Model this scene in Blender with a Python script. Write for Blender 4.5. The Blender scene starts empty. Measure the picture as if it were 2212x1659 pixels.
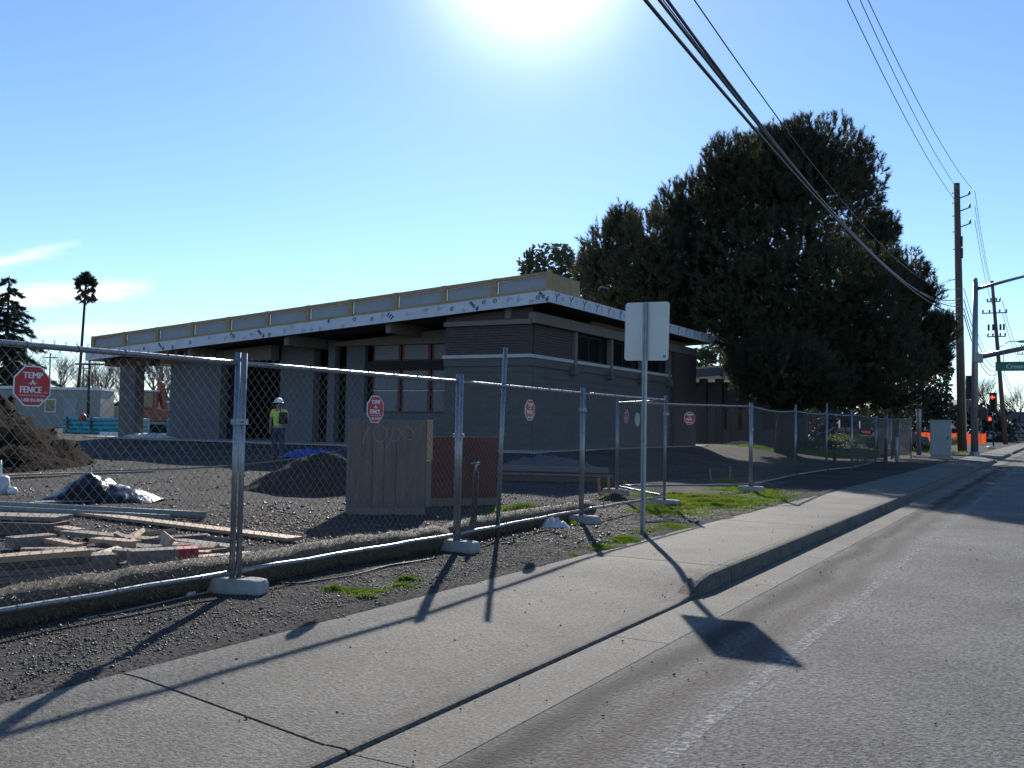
import bpy, bmesh, math, random
import numpy as np
from mathutils import Vector, Matrix, noise

random.seed(7)
RNG = np.random.default_rng(7)
SC = bpy.context.scene
COL = SC.collection
PI = math.pi
R = math.radians

# ------------------------------------------------------------------ camera, world, sun, exposure
# world frame: +Y runs along the road, +X to the right of the camera, Z up; road surface z = 0
CAM_Z, YAW, PITCH, ROLL, FPX = 1.55, R(29.45), R(2.30), R(1.03), 2100.0   # FPX for a 2212 px wide picture
camd = bpy.data.cameras.new('camera')
cam = bpy.data.objects.new('camera', camd)
COL.objects.link(cam)
CAM_R = Matrix.Rotation(YAW, 3, 'Z') @ Matrix.Rotation(PI / 2 + PITCH, 3, 'X') @ Matrix.Rotation(ROLL, 3, 'Z')
cam.matrix_world = Matrix.Translation((0, 0, CAM_Z)) @ CAM_R.to_4x4()
camd.sensor_width = 36
camd.lens = FPX / 2212 * 36
camd.clip_start = 0.05
camd.clip_end = 6000
SC.camera = cam

SUN_EL = R(27.0)
SUN_AZ = YAW - 0.0136            # left of +Y
SUN_DIR = Vector((-math.sin(SUN_AZ) * math.cos(SUN_EL), math.cos(SUN_AZ) * math.cos(SUN_EL), math.sin(SUN_EL)))
world = bpy.data.worlds.new('World')
SC.world = world
world.use_nodes = True
wn, wl = world.node_tree.nodes, world.node_tree.links
wn.clear()
w_out = wn.new('ShaderNodeOutputWorld')
w_bg = wn.new('ShaderNodeBackground')
w_sky = wn.new('ShaderNodeTexSky')
w_sky.sky_type = 'NISHITA'
w_sky.sun_disc = False
w_sky.sun_elevation = SUN_EL
w_sky.sun_rotation = -SUN_AZ
w_sky.altitude = 20
w_sky.air_density = 1.0
w_sky.dust_density = 0.05
w_sky.ozone_density = 3.5
w_bg.inputs['Strength'].default_value = 0.106
# glow of the hazy air round the sun (which stands just above the picture)
w_tc = wn.new('ShaderNodeTexCoord')


def wmath(op, a, b=None, clamp=False):
    n = wn.new('ShaderNodeMath')
    n.operation = op
    n.use_clamp = clamp
    for k, v in enumerate((a, b)):
        if v is None: continue
        if isinstance(v, (int, float)): n.inputs[k].default_value = v
        else: wl.new(v, n.inputs[k])
    return n.outputs[0]


w_dot = wn.new('ShaderNodeVectorMath')
w_dot.operation = 'DOT_PRODUCT'
w_dot.inputs[1].default_value = tuple(SUN_DIR)
wl.new(w_tc.outputs['Generated'], w_dot.inputs[0])
w_dp = wmath('MAXIMUM', w_dot.outputs['Value'], 0.0)
w_glow = wmath('ADD', wmath('MULTIPLY', wmath('POWER', w_dp, 300.0), 11.0), wmath('MULTIPLY', wmath('POWER', w_dp, 30.0), 0.6))
# thin wisps of cloud low in the sky on the left
w_map = wn.new('ShaderNodeMapping')
w_map.inputs['Rotation'].default_value = (0, 0, -YAW)
wl.new(w_tc.outputs['Generated'], w_map.inputs['Vector'])
w_sep = wn.new('ShaderNodeSeparateXYZ')
wl.new(w_map.outputs['Vector'], w_sep.inputs['Vector'])
w_y = wmath('MAXIMUM', w_sep.outputs['Y'], 0.02)
w_a = wmath('DIVIDE', w_sep.outputs['X'], w_y)
w_b = wmath('DIVIDE', w_sep.outputs['Z'], w_y)
w_cmb = wn.new('ShaderNodeCombineXYZ')
wl.new(w_a, w_cmb.inputs['X'])
wl.new(wmath('MULTIPLY', w_b, 9.0), w_cmb.inputs['Y'])
w_noi = wn.new('ShaderNodeTexNoise')
w_noi.inputs['Scale'].default_value = 16.0
w_noi.inputs['Detail'].default_value = 8
w_noi.inputs['Roughness'].default_value = 0.62
wl.new(w_cmb.outputs['Vector'], w_noi.inputs['Vector'])
w_fac = None
for (a0, wa, b0, hb, sl, k) in ((-0.51, 0.145, 0.1215, 0.008, 0.09, 1.5), (-0.53, 0.085, 0.157, 0.006, 0.26, 0.6), (-0.45, 0.085, 0.087, 0.005, 0.05, 0.4)):
    du = wmath('SUBTRACT', w_a, a0)
    ea = wmath('SUBTRACT', 1.0, wmath('POWER', wmath('DIVIDE', wmath('ABSOLUTE', du), wa), 2.0), True)
    db = wmath('SUBTRACT', wmath('SUBTRACT', w_b, b0), wmath('MULTIPLY', du, sl))
    db = wmath('ADD', db, wmath('MULTIPLY', wmath('SUBTRACT', w_noi.outputs['Fac'], 0.5), 0.02))
    eb = wmath('POWER', 2.718, wmath('MULTIPLY', wmath('POWER', wmath('ABSOLUTE', wmath('DIVIDE', db, hb)), 2.0), -1.0))
    f_ = wmath('MULTIPLY', wmath('MULTIPLY', ea, eb), k)
    w_fac = f_ if w_fac is None else wmath('ADD', w_fac, f_)
w_fac = wmath('MULTIPLY', w_fac, wmath('ADD', wmath('MULTIPLY', w_noi.outputs['Fac'], 1.3), 0.1), True)
w_fac = wmath('MULTIPLY', w_fac, wmath('GREATER_THAN', w_sep.outputs['Y'], 0.05))
w_tint = wn.new('ShaderNodeMixRGB')      # the camera's cool white balance
w_tint.blend_type = 'MULTIPLY'
w_tint.inputs['Fac'].default_value = 1.0
w_tint.inputs['Color2'].default_value = (0.88, 0.975, 1.13, 1)
wl.new(w_sky.outputs['Color'], w_tint.inputs['Color1'])
w_add = wn.new('ShaderNodeMixRGB')
w_add.blend_type = 'ADD'
w_add.inputs['Fac'].default_value = 1.0
w_gc = wn.new('ShaderNodeCombineXYZ')
for k in 'XYZ': wl.new(w_glow, w_gc.inputs[k])
wl.new(w_tint.outputs['Color'], w_add.inputs['Color1'])
wl.new(w_gc.outputs['Vector'], w_add.inputs['Color2'])
w_mix = wn.new('ShaderNodeMixRGB')
w_mix.inputs['Color2'].default_value = (10.5, 10.3, 9.9, 1)
wl.new(w_fac, w_mix.inputs['Fac'])
wl.new(w_add.outputs['Color'], w_mix.inputs['Color1'])
wl.new(w_mix.outputs['Color'], w_bg.inputs['Color'])
wl.new(w_bg.outputs['Background'], w_out.inputs['Surface'])

sund = bpy.data.lights.new('sun', 'SUN')
sund.energy = 5.0
sund.angle = R(0.53)
sund.color = (1.0, 0.94, 0.85)
sun = bpy.data.objects.new('sun', sund)
COL.objects.link(sun)
sun.rotation_euler = (-SUN_DIR).to_track_quat('-Z', 'Y').to_euler()
sun.location = (0, 0, 60)

SC.view_settings.view_transform = 'Standard'
SC.view_settings.look = 'None'
SC.view_settings.gamma = 1
SC.view_settings.exposure = 0.45
SC.view_settings.use_curve_mapping = False

# ------------------------------------------------------------------ placing helpers
F2 = Vector((-math.sin(YAW), math.cos(YAW), 0))
R2 = Vector((math.cos(YAW), math.sin(YAW), 0))
KF = 2500 / 2212


def ray(x, y):
    v = CAM_R @ Vector(((x - 1106) / FPX, -(y - 829.5) / FPX, -1))
    return v / v.dot(F2)


def at(x, y, d):
    """the point seen at (x, y) of the 2212 px wide photograph, d metres ahead"""
    return Vector((0, 0, CAM_Z)) + ray(x, y) * d


def sst(a, b, x):
    u = min(1, max(0, (x - a) / (b - a)))
    return u * u * (3 - 2 * u)


def gz(X, Y):
    """height of the yard"""
    return 0.13 + 0.5 * sst(12, 30, Y) * sst(9, 15, -X) * (1 - 0.6 * sst(48, 70, Y))


def on(x, y, z=None):
    """where the sight line through (x, y) meets the yard (or the level z)"""
    r = ray(x, y)
    zz = 0.13 if z is None else z
    for _ in range(12):
        d = (zz - CAM_Z) / r.z
        p = Vector((0, 0, CAM_Z)) + r * d
        if z is None:
            zz = gz(p.x, p.y)
    p.z = zz
    return p


def W(s, t, z=0.0):
    return Vector((-t, s, z))


# ------------------------------------------------------------------ materials
MATS = {}


def mat(name, col, rough=0.8, metal=0.0, var=0.25, vscale=6.0, col2=None, bump=0.0, bscale=60.0, bdist=0.01,
        spec=0.5, fine=0.0, fscale=150.0, emit=None, estr=0.0, coord='Object', stretch=None, transl=0.0, alpha=1.0,
        detail=6, rvar=0.0):
    if name in MATS:
        return MATS[name]
    m = bpy.data.materials.new(name)
    m.use_nodes = True
    n, l = m.node_tree.nodes, m.node_tree.links
    b = n['Principled BSDF']
    b.inputs['Roughness'].default_value = rough
    b.inputs['Metallic'].default_value = metal
    b.inputs['Specular IOR Level'].default_value = spec
    tc = n.new('ShaderNodeTexCoord')
    if coord == 'World':
        g = n.new('ShaderNodeNewGeometry')
        vec = g.outputs['Position']
    else:
        vec = tc.outputs[coord]
    if stretch:
        mp = n.new('ShaderNodeMapping')
        mp.inputs['Scale'].default_value = stretch
        l.new(vec, mp.inputs['Vector'])
        vec = mp.outputs['Vector']
    nz = n.new('ShaderNodeTexNoise')
    nz.inputs['Scale'].default_value = vscale
    nz.inputs['Detail'].default_value = detail
    nz.inputs['Roughness'].default_value = 0.6
    l.new(vec, nz.inputs['Vector'])
    mr = n.new('ShaderNodeMapRange')
    mr.inputs['From Min'].default_value = 0.3
    mr.inputs['From Max'].default_value = 0.7
    l.new(nz.outputs['Fac'], mr.inputs['Value'])
    mx = n.new('ShaderNodeMixRGB')
    c = tuple(col)
    if col2 is None:
        c1 = tuple(v * (1 - var) for v in c) + (1,)
        c2 = tuple(min(1, v * (1 + var)) for v in c) + (1,)
    else:
        c1, c2 = c + (1,), tuple(col2) + (1,)
    mx.inputs['Color1'].default_value = c1
    mx.inputs['Color2'].default_value = c2
    l.new(mr.outputs['Result'], mx.inputs['Fac'])
    colout = mx.outputs['Color']
    if fine > 0:
        nf = n.new('ShaderNodeTexNoise')
        nf.inputs['Scale'].default_value = fscale
        nf.inputs['Detail'].default_value = 3
        l.new(vec, nf.inputs['Vector'])
        m2 = n.new('ShaderNodeMapRange')
        m2.inputs['From Min'].default_value = 0.3
        m2.inputs['From Max'].default_value = 0.7
        m2.inputs['To Min'].default_value = 1 - fine
        m2.inputs['To Max'].default_value = 1 + fine
        l.new(nf.outputs['Fac'], m2.inputs['Value'])
        mm = n.new('ShaderNodeVectorMath')
        mm.operation = 'SCALE'
        l.new(colout, mm.inputs[0])
        l.new(m2.outputs['Result'], mm.inputs['Scale'])
        colout = mm.outputs['Vector']
    l.new(colout, b.inputs['Base Color'])
    if rvar > 0:
        m3 = n.new('ShaderNodeMapRange')
        m3.inputs['To Min'].default_value = max(0.05, rough - rvar)
        m3.inputs['To Max'].default_value = min(1, rough + rvar)
        l.new(mr.outputs['Result'], m3.inputs['Value'])
        l.new(m3.outputs['Result'], b.inputs['Roughness'])
    if bump > 0:
        nb = n.new('ShaderNodeTexNoise')
        nb.inputs['Scale'].default_value = bscale
        nb.inputs['Detail'].default_value = 4
        nb.inputs['Roughness'].default_value = 0.65
        l.new(vec, nb.inputs['Vector'])
        bp = n.new('ShaderNodeBump')
        bp.inputs['Strength'].default_value = bump
        bp.inputs['Distance'].default_value = bdist
        l.new(nb.outputs['Fac'], bp.inputs['Height'])
        l.new(bp.outputs['Normal'], b.inputs['Normal'])
    if emit:
        b.inputs['Emission Color'].default_value = tuple(emit) + (1,)
        b.inputs['Emission Strength'].default_value = estr
    if transl > 0:
        out = n['Material Output']
        tb = n.new('ShaderNodeBsdfTranslucent')
        l.new(colout, tb.inputs['Color'])
        ms = n.new('ShaderNodeMixShader')
        ms.inputs['Fac'].default_value = transl
        l.new(b.outputs['BSDF'], ms.inputs[1])
        l.new(tb.outputs['BSDF'], ms.inputs[2])
        l.new(ms.outputs['Shader'], out.inputs['Surface'])
    MATS[name] = m
    return m


GALV = mat('galvanised_steel', (0.26, 0.275, 0.29), 0.34, 0.6, 0.18, 30, rvar=0.08)
WIRE = mat('chain_link_wire', (0.12, 0.12, 0.118), 0.5, 0.4, 0.2, 20)
CONC = mat('pavement_concrete', (0.138, 0.129, 0.111), 0.82, 0, 0.26, 0.9, bump=0.9, bscale=62, bdist=0.014, fine=0.5, fscale=46, coord='World', spec=0.22, detail=9)
KERBC = mat('kerb_concrete', (0.105, 0.098, 0.085), 0.85, 0, 0.3, 2.2, bump=0.9, bscale=62, bdist=0.014, fine=0.5, fscale=46, coord='World', spec=0.22)
FOOTC = mat('foot_concrete', (0.33, 0.32, 0.30), 0.9, 0, 0.2, 9, bump=0.5, bscale=60, bdist=0.008, fine=0.15)
BARK = mat('bark', (0.045, 0.036, 0.028), 0.95, 0, 0.4, 5, bump=0.9, bscale=9, bdist=0.05, stretch=(1, 1, 0.25))
NEEDLE = mat('pine_needles', (0.036, 0.046, 0.022), 0.6, 0, 0.0, 0.5, col2=(0.085, 0.082, 0.042), transl=0.38)
CEDAR = mat('cedar_needles', (0.035, 0.05, 0.03), 0.7, 0, 0.3, 0.6, transl=0.2)
LEAFD = mat('dark_leaves', (0.05, 0.06, 0.025), 0.6, 0, 0.0, 0.5, col2=(0.1, 0.1, 0.045), transl=0.25)
PALMG = mat('palm_leaf', (0.05, 0.065, 0.03), 0.55, 0, 0.3, 3, transl=0.2)
PALMD = mat('dead_palm_leaf', (0.12, 0.085, 0.05), 0.8, 0, 0.3, 3)
TWIG = mat('bare_twigs', (0.14, 0.11, 0.085), 0.9, 0, 0.3, 2)
GRASSM = mat('grass_blades', (0.085, 0.16, 0.012), 0.5, 0, 0.0, 1.3, col2=(0.2, 0.25, 0.03), transl=0.55)
WEEDM = mat('weed_leaves', (0.085, 0.14, 0.022), 0.55, 0, 0.0, 2.0, col2=(0.11, 0.14, 0.04), transl=0.45)
STRAW = mat('straw_roll', (0.10, 0.078, 0.052), 0.8, 0, 0.35, 14, bump=1.0, bscale=60, bdist=0.02, fine=0.35, fscale=60, stretch=(2.5, 1, 2.5))
STRAWB = mat('straw_stalks', (0.20, 0.16, 0.10), 0.6, 0, 0.3, 9)
SOIL = mat('dug_soil', (0.017, 0.0125, 0.009), 1.0, spec=0.06, metal=0, var=0.35, vscale=1.5, bump=1.0, bscale=7, bdist=0.12, fine=0.3, fscale=20)
SANDM = mat('gravel_heap', (0.058, 0.05, 0.042), 0.95, spec=0.12, metal=0, var=0.2, vscale=3, bump=1.0, bscale=60, bdist=0.02, fine=0.35, fscale=70)
STONE = mat('loose_stones', (0.045, 0.041, 0.037), 0.5, 0, 0.0, 7.0, col2=(0.10, 0.092, 0.085), coord='World', spec=0.25)
WOODL = mat('fresh_lumber', (0.40, 0.255, 0.15), 0.7, 0, 0.22, 5, stretch=(1, 9, 9), fine=0.15, fscale=12)
WOODW = mat('weathered_lumber', (0.20, 0.165, 0.13), 0.85, 0, 0.25, 5, stretch=(1, 9, 9), fine=0.2, fscale=12)
WOODD = mat('dark_lumber', (0.11, 0.085, 0.065), 0.85, 0, 0.3, 5, stretch=(1, 9, 9), fine=0.2, fscale=12)
PLY = mat('plywood', (0.165, 0.130, 0.105), 0.85, 0, 0.2, 3, stretch=(4, 4, 0.6), fine=0.12, fscale=20)
PLYFLARE = mat('flare_tinted_plywood', (0.12, 0.042, 0.034), 0.8, 0, 0.2, 3, fine=0.12, fscale=30)  # brown plywood with the red tint of lens flare put into its colour
REDP = mat('red_paint', (0.36, 0.025, 0.03), 0.6, 0, 0.15, 20)
SIGNRED = mat('sign_red', (0.45, 0.022, 0.028), 0.45, 0, 0.12, 12)
WHITE = mat('white_paint', (0.78, 0.78, 0.76), 0.55, 0, 0.05, 6)
SIGNBACK = mat('sign_aluminium', (0.52, 0.52, 0.49), 0.4, 0.35, 0.05, 4)
TEAL = mat('teal_sticker', (0.03, 0.30, 0.33), 0.5, 0, 0.1, 30)
STEELP = mat('post_steel', (0.30, 0.32, 0.34), 0.5, 0.7, 0.15, 14)
BLACKPL = mat('black_plastic_sheet', (0.006, 0.006, 0.007), 0.26, 0, 0.2, 5, spec=0.35, bump=0.5, bscale=7, bdist=0.06)
WHITEPL = mat('white_plastic_sheet', (0.72, 0.72, 0.72), 0.4, 0, 0.08, 4, transl=0.2)
GREYPIPE = mat('grey_plastic_pipe', (0.20, 0.21, 0.19), 0.5, 0, 0.08, 4, spec=0.25)
TURQ = mat('turquoise_pipe', (0.02, 0.34, 0.42), 0.35, 0, 0.12, 3)
BLUET = mat('blue_tarp', (0.02, 0.08, 0.36), 0.45, 0, 0.25, 5, bump=0.6, bscale=9, bdist=0.05)
ORANGE = mat('orange_paint', (0.27, 0.075, 0.035), 0.5, 0, 0.15, 3)
ORNET = mat('orange_safety_net', (0.72, 0.10, 0.03), 0.6, 0, 0.1, 6, transl=0.4)
STAKEO = mat('orange_stake', (0.50, 0.16, 0.06), 0.8, 0, 0.15, 20)
RUST = mat('rusty_iron', (0.085, 0.05, 0.04), 0.85, 0.1, 0.3, 20)
DARK = mat('dark_metal', (0.025, 0.027, 0.03), 0.55, 0.2, 0.15, 8)
GLASSD = mat('dark_glass', (0.012, 0.014, 0.018), 0.1, 0, 0.1, 3, spec=0.6)
TYRE = mat('tyre_rubber', (0.02, 0.02, 0.02), 0.9, 0, 0.2, 20)
POLEW = mat('pole_timber', (0.115, 0.08, 0.06), 0.92, 0, 0.3, 5, stretch=(4, 4, 0.3), bump=0.6, bscale=12, bdist=0.02)
CABLE = mat('cable_black', (0.022, 0.022, 0.024), 0.5, 0, 0.1, 3, spec=0.6)
INSUL = mat('insulator', (0.16, 0.13, 0.12), 0.3, 0, 0.1, 3)
SIGNALB = mat('signal_housing', (0.02, 0.022, 0.022), 0.5, 0, 0.1, 8)
GREENS = mat('street_sign_green', (0.01, 0.17, 0.105), 0.45, 0, 0.06, 5)
LITRED = mat('lit_red', (0.6, 0.02, 0.01), 0.4, 0, 0.0, 5, emit=(1.0, 0.035, 0.02), estr=5.0)
CABG = mat('cabinet_paint', (0.30, 0.32, 0.33), 0.5, 0.1, 0.08, 4)
# building
BRICK = mat('thin_brick', (0.088, 0.064, 0.062), 0.9, 0, 0.3, 3, stretch=(1, 1, 14), fine=0.3, fscale=9)
BLOCK = mat('grey_block', (0.115, 0.11, 0.10), 0.9, 0, 0.15, 1.2, stretch=(1, 1, 4), fine=0.1, fscale=14)
CAPST = mat('cap_stone', (0.50, 0.49, 0.45), 0.8, 0, 0.1, 3)
TRIM = mat('primed_beam', (0.19, 0.16, 0.135), 0.8, 0, 0.12, 4)
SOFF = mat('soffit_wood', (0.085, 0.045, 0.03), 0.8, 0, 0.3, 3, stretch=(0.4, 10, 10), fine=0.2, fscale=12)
MEMBR = mat('roof_membrane', (0.62, 0.63, 0.66), 0.55, 0, 0.1, 1.5, bump=0.5, bscale=4, bdist=0.05)
MPRINT = mat('membrane_print', (0.03, 0.04, 0.10), 0.7, 0, 0.1, 10)
PARAW = mat('parapet_sheathing', (0.36, 0.37, 0.38), 0.8, 0, 0.08, 2)
PARAL = mat('parapet_timber', (0.40, 0.27, 0.135), 0.75, 0, 0.15, 5)
SHEATH = mat('grey_wall_wrap', (0.125, 0.128, 0.135), 0.85, 0, 0.12, 0.8, fine=0.08, fscale=8)
FRAMER = mat('red_flashing', (0.15, 0.03, 0.03), 0.6, 0, 0.15, 6)
PFILM = mat('window_film', (0.15, 0.155, 0.165), 0.35, 0, 0.15, 2, bump=0.5, bscale=5, bdist=0.05)
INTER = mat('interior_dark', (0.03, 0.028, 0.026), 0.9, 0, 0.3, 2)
SLAB = mat('slab_concrete', (0.34, 0.33, 0.31), 0.85, 0, 0.12, 1.5)
TRAILER = mat('trailer_siding', (0.27, 0.27, 0.23), 0.6, 0, 0.06, 2)
HOUSEW = mat('house_wall', (0.28, 0.29, 0.31), 0.8, 0, 0.1, 1)
ROOFD = mat('house_roof', (0.10, 0.10, 0.115), 0.85, 0, 0.2, 2)
SCREEN = mat('screen_fabric', (0.26, 0.22, 0.19), 0.9, 0, 0.15, 2)
_n, _l = SCREEN.node_tree.nodes, SCREEN.node_tree.links
_t = _n.new('ShaderNodeBsdfTransparent'); _m = _n.new('ShaderNodeMixShader'); _m.inputs['Fac'].default_value = 0.45
_l.new(_n['Principled BSDF'].outputs['BSDF'], _m.inputs[1]); _l.new(_t.outputs['BSDF'], _m.inputs[2]); _l.new(_m.outputs['Shader'], _n['Material Output'].inputs['Surface'])
SKIN = mat('skin', (0.36, 0.20, 0.14), 0.6, 0, 0.08, 12)
SHIRT = mat('lime_shirt', (0.55, 0.68, 0.12), 0.8, 0, 0.08, 6)
JEANS = mat('blue_jeans', (0.035, 0.05, 0.09), 0.9, 0, 0.2, 12)
BOOT = mat('work_boot', (0.13, 0.10, 0.08), 0.8, 0, 0.2, 12)
HAIRM = mat('hair', (0.03, 0.02, 0.015), 0.7, 0, 0.2, 12)
BAGM = mat('black_bag', (0.02, 0.02, 0.022), 0.8, 0, 0.2, 12)
CARG = mat('grey_car_paint', (0.14, 0.15, 0.16), 0.6, 0, 0.05, 2, spec=0.0)
CARW = mat('white_car_paint', (0.5, 0.5, 0.5), 0.5, 0, 0.04, 2, spec=0.15)
CARB = mat('dark_car_paint', (0.03, 0.035, 0.05), 0.9, 0, 0.05, 2, spec=0.0)
CHALK = mat('chalk', (0.30, 0.30, 0.30), 0.95, 0, 0.1, 30)


# ------------------------------------------------------------------ object helpers
def tag(o, label=None, cat=None, group=None, kind=None):
    if label: o['label'] = label
    if cat: o['category'] = cat
    if group: o['group'] = group
    if kind: o['kind'] = kind
    return o


def empty(name, loc, label=None, cat=None, group=None, kind=None, rz=0):
    o = bpy.data.objects.new(name, None)
    COL.objects.link(o)
    o.empty_display_size = 0.1
    o.location = loc
    o.rotation_euler = (0, 0, rz)
    return tag(o, label, cat, group, kind)


def copy_tree(o, parent=None):
    c = o.copy()
    COL.objects.link(c)
    if parent: c.parent = parent
    for ch in list(o.children):
        copy_tree(ch, c)
    return c


def root_of(o):
    while o.parent: o = o.parent
    return o


class MB:
    def __init__(self):
        self.v, self.f, self.mi = [], [], []
        self.m = 0

    def add(self, vs, fs):
        k = len(self.v)
        self.v += [tuple(p) for p in vs]
        self.f += [tuple(i + k for i in f) for f in fs]
        self.mi += [self.m] * len(fs)
        return self

    def box(self, c, s, rot=None):
        c = Vector(c)
        hx, hy, hz = s[0] / 2, s[1] / 2, s[2] / 2
        vs = []
        for z in (-hz, hz):
            for x, y in ((-hx, -hy), (hx, -hy), (hx, hy), (-hx, hy)):
                p = Vector((x, y, z))
                if rot is not None: p = rot @ p
                vs.append(c + p)
        return self.add(vs, [(3, 2, 1, 0), (4, 5, 6, 7), (0, 1, 5, 4), (1, 2, 6, 5), (2, 3, 7, 6), (3, 0, 4, 7)])

    def box2(self, a, b):
        a, b = Vector(a), Vector(b)
        return self.box((a + b) / 2, (abs(b.x - a.x), abs(b.y - a.y), abs(b.z - a.z)))

    def beam(self, p0, p1, w, h, roll=0.0):
        p0, p1 = Vector(p0), Vector(p1)
        d = (p1 - p0)
        L = d.length
        d.normalize()
        up = Vector((0, 0, 1)) if abs(d.z) < 0.95 else Vector((0, 1, 0))
        side = d.cross(up).normalized()
        up = side.cross(d)
        if roll:
            q = Matrix.Rotation(roll, 3, d)
            side, up = q @ side, q @ up
        rot = Matrix((d, side, up)).transposed()
        return self.box((p0 + p1) / 2, (L, w, h), rot)

    def tube(self, pts, r, n=8, caps=True):
        pts = [Vector(p) for p in pts]
        rs = r if isinstance(r, (list, tuple)) else [r] * len(pts)
        vs, fs = [], []
        prev = None
        for i, p in enumerate(pts):
            a = pts[max(0, i - 1)]
            b = pts[min(len(pts) - 1, i + 1)]
            d = (b - a).normalized()
            if prev is None:
                up = Vector((0, 0, 1)) if abs(d.z) < 0.9 else Vector((1, 0, 0))
                u = d.cross(up).normalized()
            else:
                u = (prev - d * prev.dot(d)).normalized()
            prev = u
            w = d.cross(u)
            for k in range(n):
                a_ = 2 * PI * k / n
                vs.append(p + (u * math.cos(a_) + w * math.sin(a_)) * rs[i])
        for i in range(len(pts) - 1):
            for k in range(n):
                k2 = (k + 1) % n
                fs.append((i * n + k, i * n + k2, (i + 1) * n + k2, (i + 1) * n + k))
        if caps:
            fs.append(tuple(reversed(range(n))))
            fs.append(tuple(range((len(pts) - 1) * n, len(pts) * n)))
        return self.add(vs, fs)

    def prism(self, poly, o, ax, ay, depth):
        """extrude the 2-D outline poly (in axes ax, ay at o) by the vector depth"""
        o, ax, ay, depth = Vector(o), Vector(ax), Vector(ay), Vector(depth)
        n = len(poly)
        a = [o + ax * x + ay * y for x, y in poly]
        b = [p + depth for p in a]
        fs = [tuple(reversed(range(n))), tuple(range(n, 2 * n))]
        for i in range(n):
            j = (i + 1) % n
            fs.append((i, j, n + j, n + i))
        return self.add(a + b, fs)

    def ell(self, c, rad, nu=12, nv=8, rot=None):
        c = Vector(c)
        vs, fs = [], []
        for j in range(nv + 1):
            th = PI * j / nv
            for i in range(nu):
                ph = 2 * PI * i / nu
                p = Vector((rad[0] * math.sin(th) * math.cos(ph), rad[1] * math.sin(th) * math.sin(ph), rad[2] * math.cos(th)))
                if rot is not None: p = rot @ p
                vs.append(c + p)
        for j in range(nv):
            for i in range(nu):
                i2 = (i + 1) % nu
                fs.append((j * nu + i, (j + 1) * nu + i, (j + 1) * nu + i2, j * nu + i2))
        return self.add(vs, fs)

    def build(self, name, mats, parent=None, smooth=False, bevel=0.0, kind=None, auto=False):
        if not isinstance(mats, (list, tuple)): mats = [mats]
        off = Vector((0, 0, 0))
        if parent is not None:
            off = root_of(parent).location
        me = bpy.data.meshes.new(name)
        me.from_pydata([(p[0] - off.x, p[1] - off.y, p[2] - off.z) for p in self.v], [], self.f)
        for m in mats: me.materials.append(m)
        if len(mats) > 1:
            me.polygons.foreach_set('material_index', self.mi)
        bm = bmesh.new()
        bm.from_mesh(me)
        bmesh.ops.recalc_face_normals(bm, faces=bm.faces)
        if bevel > 0:
            bmesh.ops.remove_doubles(bm, verts=bm.verts, dist=1e-5)
            bmesh.ops.bevel(bm, geom=list(bm.edges), offset=bevel, segments=2, profile=0.6, affect='EDGES')
        bm.to_mesh(me)
        bm.free()
        if smooth:
            me.polygons.foreach_set('use_smooth', [True] * len(me.polygons))
        if auto:
            me.polygons.foreach_set('use_smooth', [len(p.vertices) == 4 for p in me.polygons])
        me.update()
        o = bpy.data.objects.new(name, me)
        COL.objects.link(o)
        if parent is not None: o.parent = parent
        if kind: o['kind'] = kind
        return o


def thing(mb, name, mats, label, cat, group=None, kind=None, **kw):
    """one-mesh top-level thing, its origin at the base of its geometry"""
    a = np.array(mb.v)
    c = (a.min(0) + a.max(0)) / 2
    base = Vector((c[0], c[1], a[:, 2].min()))
    mb.v = [(p[0] - base.x, p[1] - base.y, p[2] - base.z) for p in mb.v]
    o = mb.build(name, mats, None, **kw)
    o.location = base
    return tag(o, label, cat, group, kind)


def arr_mesh(name, V, Fc, m, parent=None, kind=None, smooth=False):
    """fast mesh from numpy arrays: V (n,3), Fc (m,k) all with k corners"""
    me = bpy.data.meshes.new(name)
    off = np.array(root_of(parent).location) if parent is not None else np.zeros(3)
    V = (np.asarray(V, np.float64) - off).astype(np.float32)
    Fc = np.asarray(Fc, np.int32)
    nf, k = Fc.shape
    me.vertices.add(len(V))
    me.vertices.foreach_set('co', V.ravel())
    me.loops.add(nf * k)
    me.loops.foreach_set('vertex_index', Fc.ravel())
    me.polygons.add(nf)
    me.polygons.foreach_set('loop_start', np.arange(0, nf * k, k, dtype=np.int32))
    if smooth: me.polygons.foreach_set('use_smooth', np.ones(nf, bool))
    me.update(calc_edges=True)
    me.materials.append(m)
    o = bpy.data.objects.new(name, me)
    COL.objects.link(o)
    if parent is not None: o.parent = parent
    if kind: o['kind'] = kind
    return o


_TXT = {}


def text_mesh(txt):
    """flat outline of a word, centred, height of capitals about 0.7"""
    if txt in _TXT: return _TXT[txt]
    cu = bpy.data.curves.new('t', 'FONT')
    cu.body = txt
    cu.align_x = 'CENTER'
    cu.align_y = 'CENTER'
    cu.resolution_u = 2
    ob = bpy.data.objects.new('t', cu)
    COL.objects.link(ob)
    dg = bpy.context.evaluated_depsgraph_get()
    me = bpy.data.meshes.new_from_object(ob.evaluated_get(dg))
    vs = [v.co.copy() for v in me.vertices]
    fs = [tuple(p.vertices) for p in me.polygons]
    bpy.data.objects.remove(ob)
    bpy.data.meshes.remove(me)
    _TXT[txt] = (vs, fs)
    return vs, fs


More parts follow.
